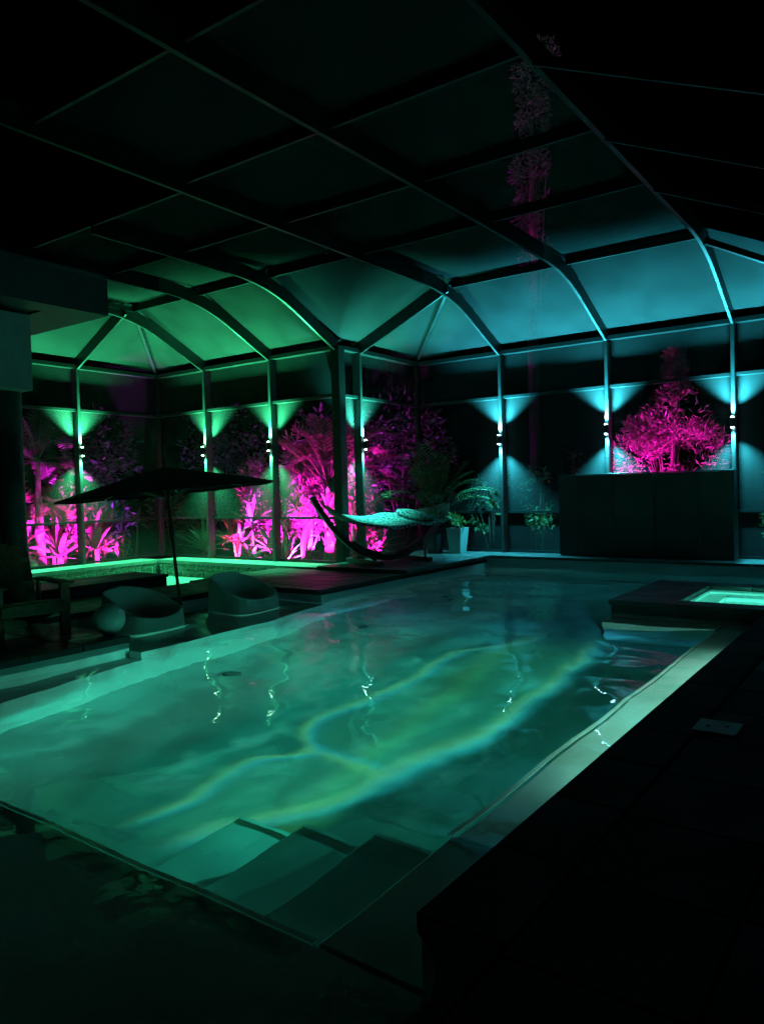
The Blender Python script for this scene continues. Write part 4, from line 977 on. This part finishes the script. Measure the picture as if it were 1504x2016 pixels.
# ------------------------------------------------------------------ garden flood lights (magenta)
MG = (1.0, 0.012, 0.78); RS = (1.0, 0.02, 0.32); VI = (0.45, 0.02, 1.0)
bm = bmesh.new(); tube_bm(bm, [(0, 0, 0), (0, 0, 0.06)], 0.012, 8); ME_STAKE = bpy.data.meshes.new('stake'); bm.to_mesh(ME_STAKE); bm.free(); ME_STAKE.materials.append(MBLKMET)
bm = bmesh.new(); lathe_bm(bm, [(0.025, -0.05), (0.04, -0.03), (0.045, 0.04), (0.038, 0.04), (0.036, 0.02)], 14); ME_HEAD = bpy.data.meshes.new('lamp_head'); bm.to_mesh(ME_HEAD); bm.free(); ME_HEAD.materials.append(MBLKMET)
def flood(loc, aim, pw_, col, label, cone=110):
    t = thing('garden_spotlight', label, 'garden light', loc, group='garden spotlights among the plants')
    link('stake', ME_STAKE, None, t)
    d = (Vector(aim) - Vector(loc)).normalized(); q = d.to_track_quat('Z', 'Y').to_euler()
    h = link('lamp_head', ME_HEAD, None, t, (0, 0, 0.09)); h.rotation_euler = q
    bm = bmesh.new(); disc_bm(bm, (0, 0, 0.036), 0.034); e = obj('lens', bm, emis('flood_lens', col, 12), h)
    lamp('flood_beam', 'SPOT', Vector(loc) + Vector((0, 0, 0.09)) + d * 0.06, pw_, col, t, aim, cone, 0.5, 0.03)
flood((-15.55, 9.75, 0), (-16.6, 9.95, 0.9), 1500, MG, 'pink garden spotlight under the sword-leaf rosette', 84)
flood((-15.75, 9.2, 0), (-16.35, 9.5, 2.0), 4200, (0.85, 0.012, 0.95), 'violet-pink garden spotlight aimed up the slender palm', 54)
flood((-13.1, 12.35, 0), (-12.65, 13.5, 2.1), 7000, (0.75, 0.012, 1.0), 'violet garden spotlight aimed up the feathery palm fronds', 54)
PU = (0.80, 0.012, 0.95)
flood((-16.9, 10.5, 0), (-17.5, 10.5, 2.4), 4200, PU, 'purple garden spotlight deep behind the cordyline', 96)
flood((-13.6, 13.9, 0), (-13.6, 14.9, 2.6), 5200, PU, 'purple garden spotlight deep behind the dragon tree', 96)
flood((-11.9, 13.6, 0), (-12.0, 14.7, 2.6), 5200, PU, 'purple garden spotlight deep behind the cordyline heads', 92)
flood((-15.55, 11.0, 0), (-16.6, 11.0, 0.8), 1200, MG, 'pink garden spotlight under the cordyline by the corner', 82)
flood((-13.5, 12.3, 0), (-13.4, 13.3, 0.8), 1500, RS, 'rose garden spotlight below the dragon tree', 84)
flood((-12.4, 12.3, 0), (-12.5, 13.7, 1.5), 4200, MG, 'pink garden spotlight below the feathery palm', 80)
flood((-10.3, 12.5, 0), (-10.95, 13.4, 1.25), 4200, (1.0, 0.012, 0.62), 'pink garden spotlight below the thick palm trunk', 66)
flood((-11.45, 12.4, 0), (-11.2, 13.5, 2.2), 34000, (1.0, 0.012, 0.70), 'pink garden spotlight aimed up the stiff fanned stalks', 42)
flood((-11.2, 12.35, 0), (-11.6, 13.3, 1.4), 4200, MG, 'pink garden spotlight below the many-headed cordyline', 78)
flood((-9.95, 13.8, 0), (-10.7, 14.1, 1.0), 900, MG, 'pink garden spotlight behind the hammock', 84)
flood((-4.85, 15.45, 0.5), (-4.4, 16.6, 2.0), 2600, (1.0, 0.012, 0.78), 'pink garden spotlight behind the panel wall', 88)
flood((-18.3, 13.2, 0), (-19.3, 14.4, 4), 420, VI, 'violet garden spotlight under the dark corner trees', 140)
flood((-13.0, 15.2, 0), (-12.9, 17.2, 4), 520, VI, 'violet garden spotlight under the dim trees', 120)
flood((-9.2, 17.2, 0), (-9.75, 22, 12.6), 6000, (1.0, 0.012, 0.8), 'pink garden spotlight aimed up the tall tree', 19)

# ------------------------------------------------------------------ small pool fittings
sk = thing('skimmer_lid', 'rectangular pale skimmer lid with two finger holes in the deck', 'skimmer lid', (-1.03, 4.87, 0.181))
bxo('lid_plate', -0.125, 0.125, -0.13, 0.13, -0.002, 0.012, MLID, sk, 0.004)
for s in (-1, 1):
    bm = bmesh.new(); lathe_bm(bm, [(0.013, 0.0115), (0.013, 0.0135)], 14, (s * 0.05, 0.02 * s, 0)); obj('finger_hole', bm, MBLACK, sk)
def drain(x, y, r, label):
    t = thing('floor_drain', label, 'drain', (x, y, ZF + 0.001), group='round fittings on the pool floor')
    bm = bmesh.new(); lathe_bm(bm, [(r, 0), (r, 0.012), (r * .9, 0.02), (r * .3, 0.026)], 28); obj('cover', bm, MDRAIN, t)
    bm = bmesh.new(); lathe_bm(bm, [(r * 1.12, 0), (r * 1.12, 0.006)], 28); obj('ring', bm, MBLKMET, t)
drain(-6.3, 5.85, 0.11, 'large round drain cover on the pool floor, alone in the broad shallow end')
drain(-6.45, 8.5, 0.07, 'small round pool floor fitting under the post reflection')
drain(-6.5, 11.1, 0.08, 'small round pool floor fitting of the far pair, the nearer one')
drain(-6.75, 11.35, 0.08, 'small round pool floor fitting of the far pair, the one set back')

# ------------------------------------------------------------------ pool lights
def gobo_light(name, loc, energy, col, floor_z, full):
    """an underwater lamp; ripple caustics, ledge shadow and falloff are painted into its emission"""
    l = bpy.data.lights.new(name, 'POINT'); l.energy = energy; l.color = (1, 1, 1); l.shadow_soft_size = 0.02
    l.use_nodes = True; nt = l.node_tree; em = next(n for n in nt.nodes if n.type == 'EMISSION')
    L = nt.links.new; N = nt.nodes.new
    def math_(op, a, b=None, c=None, clamp=False):
        n = N('ShaderNodeMath'); n.operation = op; n.use_clamp = clamp
        for i, v in enumerate((a, b, c)):
            if v is None: continue
            if isinstance(v, (int, float)): n.inputs[i].default_value = v
            else: L(v, n.inputs[i])
        return n.outputs[0]
    tc = N('ShaderNodeTexCoord'); sp_ = N('ShaderNodeSeparateXYZ'); L(tc.outputs['Normal'], sp_.inputs[0])
    dx, dy, dz_ = sp_.outputs
    dwn = math_('MULTIPLY', dz_, -1.0); down = math_('MAXIMUM', dwn, 0.11)
    h = loc[2] - floor_z; k = math_('DIVIDE', h, down)
    X = math_('MULTIPLY_ADD', dx, k, loc[0]); Y = math_('MULTIPLY_ADD', dy, k, loc[1])
    def smooth(v, a, b):
        n = N('ShaderNodeMapRange'); n.interpolation_type = 'SMOOTHSTEP'; L(v, n.inputs[0]); n.inputs[1].default_value = a; n.inputs[2].default_value = b; return n.outputs[0]
    def noise_(sx, sy, z, det=3.0):
        cm = N('ShaderNodeCombineXYZ'); L(math_('MULTIPLY', X, sx), cm.inputs[0]); L(math_('MULTIPLY', Y, sy), cm.inputs[1]); cm.inputs[2].default_value = z
        nz = N('ShaderNodeTexNoise'); nz.inputs['Scale'].default_value = 1.0; nz.inputs['Detail'].default_value = det; L(cm.outputs[0], nz.inputs['Vector']); return nz.outputs[0]
    wob = math_('SUBTRACT', noise_(1.6, 1.3, 2.0), 0.5)
    yn = math_('MULTIPLY', math_('SUBTRACT', Y, 3.0), 1 / 7.0, clamp=True)
    def track(pts):                                   # x of a painted caustic streak along the pool
        fc = N('ShaderNodeFloatCurve'); cv = fc.mapping.curves[0]
        pts = sorted(pts); cv.points[0].location = ((pts[0][0] - 3) / 7, (pts[0][1] + 5) / 2.5); cv.points[1].location = ((pts[-1][0] - 3) / 7, (pts[-1][1] + 5) / 2.5)
        for y, x in pts[1:-1]: cv.points.new((y - 3) / 7, (x + 5) / 2.5)
        fc.mapping.update(); L(yn, fc.inputs['Value']); return math_('MULTIPLY_ADD', fc.outputs[0], 2.5, -5.0)
    def bell(d, wid): return math_('POWER', 2.718, math_('MULTIPLY', math_('MULTIPLY', d, d), -1.0 / (wid * wid)))
    def off(tr, sh, w_=0.22): return math_('SUBTRACT', math_('SUBTRACT', X, tr), math_('MULTIPLY_ADD', wob, w_, sh))
    t1 = track([(3.0, -3.95), (3.4, -3.74), (4.0, -3.42), (4.7, -3.28), (5.4, -3.14), (6.2, -3.05), (7.2, -3.12), (8.85, -3.3), (10, -3.5)])
    t2 = track([(3.0, -4.36), (3.7, -4.31), (4.25, -4.35), (4.6, -4.10), (4.85, -4.36), (5.2, -4.5), (5.8, -4.49), (6.5, -4.42), (7.75, -4.58), (8.5, -4.22), (10, -3.9)])
    t3 = track([(3.0, -3.3), (4.7, -3.57), (5.2, -3.62), (6.0, -3.75), (6.8, -3.88), (10, -4.3)])
    yfar = math_('SUBTRACT', 1.0, smooth(Y, 7.8, 9.6)); ynear = smooth(Y, 2.9, 3.6)
    yy = math_('MULTIPLY', yfar, ynear)
    blot = smooth(noise_(0.9, 0.55, 7.0, 4.0), 0.36, 0.66); blot2 = smooth(noise_(2.4, 1.2, 1.0, 4.0), 0.40, 0.70)
    fill = math_('MULTIPLY_ADD', blot, 0.34, math_('MULTIPLY_ADD', blot2, 0.16, 0.15))
    lit = math_('SUBTRACT', 1.0, smooth(off(t1, 0.0), 0.02, 0.22))  # edge of the ledge shadow painted into the beam
    lit = math_('MULTIPLY_ADD', lit, 0.72, 0.28)
    yb = math_('MULTIPLY', math_('SUBTRACT', 1.0, smooth(Y, 8.5, 12.2)), math_('MULTIPLY_ADD', smooth(Y, 2.2, 4.6), 0.65, 0.35))
    base = math_('MULTIPLY', math_('MULTIPLY', fill, lit), math_('MULTIPLY_ADD', yb, 0.93, 0.07))
    inner = math_('MULTIPLY', smooth(off(t2, 0.0), -0.1, 0.3), math_('SUBTRACT', 1.0, smooth(off(t1, 0.0), -0.2, 0.1)))
    cc = N('ShaderNodeCombineColor')
    rho2 = math_('ADD', math_('ADD', math_('POWER', math_('SUBTRACT', X, loc[0]), 2.0), math_('POWER', math_('SUBTRACT', Y, loc[1]), 2.0)), h * h)
    rr = math_('MULTIPLY', math_('MINIMUM', math_('POWER', rho2, 1.5), 260.0), 1 / 16.0)
    level = math_('MULTIPLY_ADD', smooth(dwn, 0.06, 0.20), 0.80, 0.20)
    level = math_('ADD', level, math_('MULTIPLY', math_('MULTIPLY', smooth(math_('MULTIPLY', dy, -1.0), 0.70, 0.92), math_('SUBTRACT', 1.0, smooth(dwn, 0.06, 0.20))), 0.26))
    rr = math_('MULTIPLY', rr, level)
    fil = math_('MULTIPLY', math_('ADD', bell(math_('SUBTRACT', noise_(1.7, 1.1, 11.0, 2.0), 0.5), 0.022), bell(math_('SUBTRACT', noise_(2.6, 1.5, 17.0, 2.0), 0.47), 0.018)), math_('MULTIPLY', lit, blot))
    far = smooth(Y, 6.5, 10.5)  # bluer, dimmer far end painted into the beam
    for ci, sh in enumerate((-0.028, 0.0, 0.03)):
        w_ = (0.055, 0.07, 0.065)[ci]
        r = math_('MULTIPLY', bell(off(t1, sh), w_ * 1.3), 1.0)
        r = math_('ADD', r, math_('MULTIPLY', bell(off(t2, sh), w_), 1.0))
        r = math_('ADD', r, math_('MULTIPLY', bell(off(t3, sh * 2), 0.16), (0.24, 0.24, 0.02)[ci]))
        seg = math_('MULTIPLY', bell(math_('SUBTRACT', Y, math_('MULTIPLY_ADD', wob, 0.3, 4.66 + sh)), w_), math_('MULTIPLY', smooth(X, -4.3, -4.0), math_('SUBTRACT', 1.0, smooth(X, -3.5, -3.2))))
        r = math_('ADD', r, seg)
        r = math_('ADD', r, math_('MULTIPLY', fil, 0.30))
        r = math_('ADD', math_('MULTIPLY', r, math_('MULTIPLY_ADD', blot2, 0.5, 0.6)), math_('MULTIPLY', inner, (0.10, 0.22, 0.16)[ci]))
        v = math_('ADD', math_('MULTIPLY', math_('MULTIPLY', base, math_('MULTIPLY_ADD', far, (0.0, -0.6, -0.05)[ci], 1.0)), col[ci]), math_('MULTIPLY', math_('MULTIPLY', r, yy), (0.17, 1.05, 0.78)[ci] * full))
        L(math_('MULTIPLY', v, rr), cc.inputs[ci])
    L(cc.outputs[0], em.inputs['Color']); em.inputs['Strength'].default_value = 1.0
    o = bpy.data.objects.new(name, l); C.objects.link(o); o.location = loc; return o
def pool_fixture(loc, nx, ny, label, lens=None):
    t = thing('pool_light', label, 'pool light', loc, group='underwater lights in the pool walls')
    bm = bmesh.new(); n = Vector((nx, ny, 0)); tube_bm(bm, [n * 0.0, n * 0.02], 0.085, 20); obj('rim', bm, MDRAIN, t)
    return t
PT = (0.03, 1.0, 0.68)
f1 = pool_fixture((-1.951, 6.3, -0.33), -1, 0, 'underwater light in the ledge riser at mid pool')
g1 = gobo_light('pool_caustic_beam', (-1.985, 6.3, -0.315), 410, PT, ZF, 1.0)
f2 = pool_fixture((-1.449, 6.35, -0.11), -1, 0, 'underwater light just below the coping above the bright ledge')
def ledge_fill_light(y, length, pw_):  # added unseen area light, widens the glow on the ledge below the coping
    l = bpy.data.lights.new('ledge_fill', 'AREA'); l.shape = 'RECTANGLE'; l.size = length; l.size_y = 0.03; l.energy = pw_; l.color = (0.30, 1.0, 0.74)
    o = bpy.data.objects.new('ledge_fill', l); C.objects.link(o); o.location = (-1.465, y, -0.05)
    o.rotation_euler = Vector((-0.75, 0, -0.66)).to_track_quat('-Z', 'Y').to_euler()
    return o
ledge_fill_light(6.3, 1.6, 62); ledge_fill_light(6.1, 3.8, 13)
print('objects', len(bpy.data.objects))
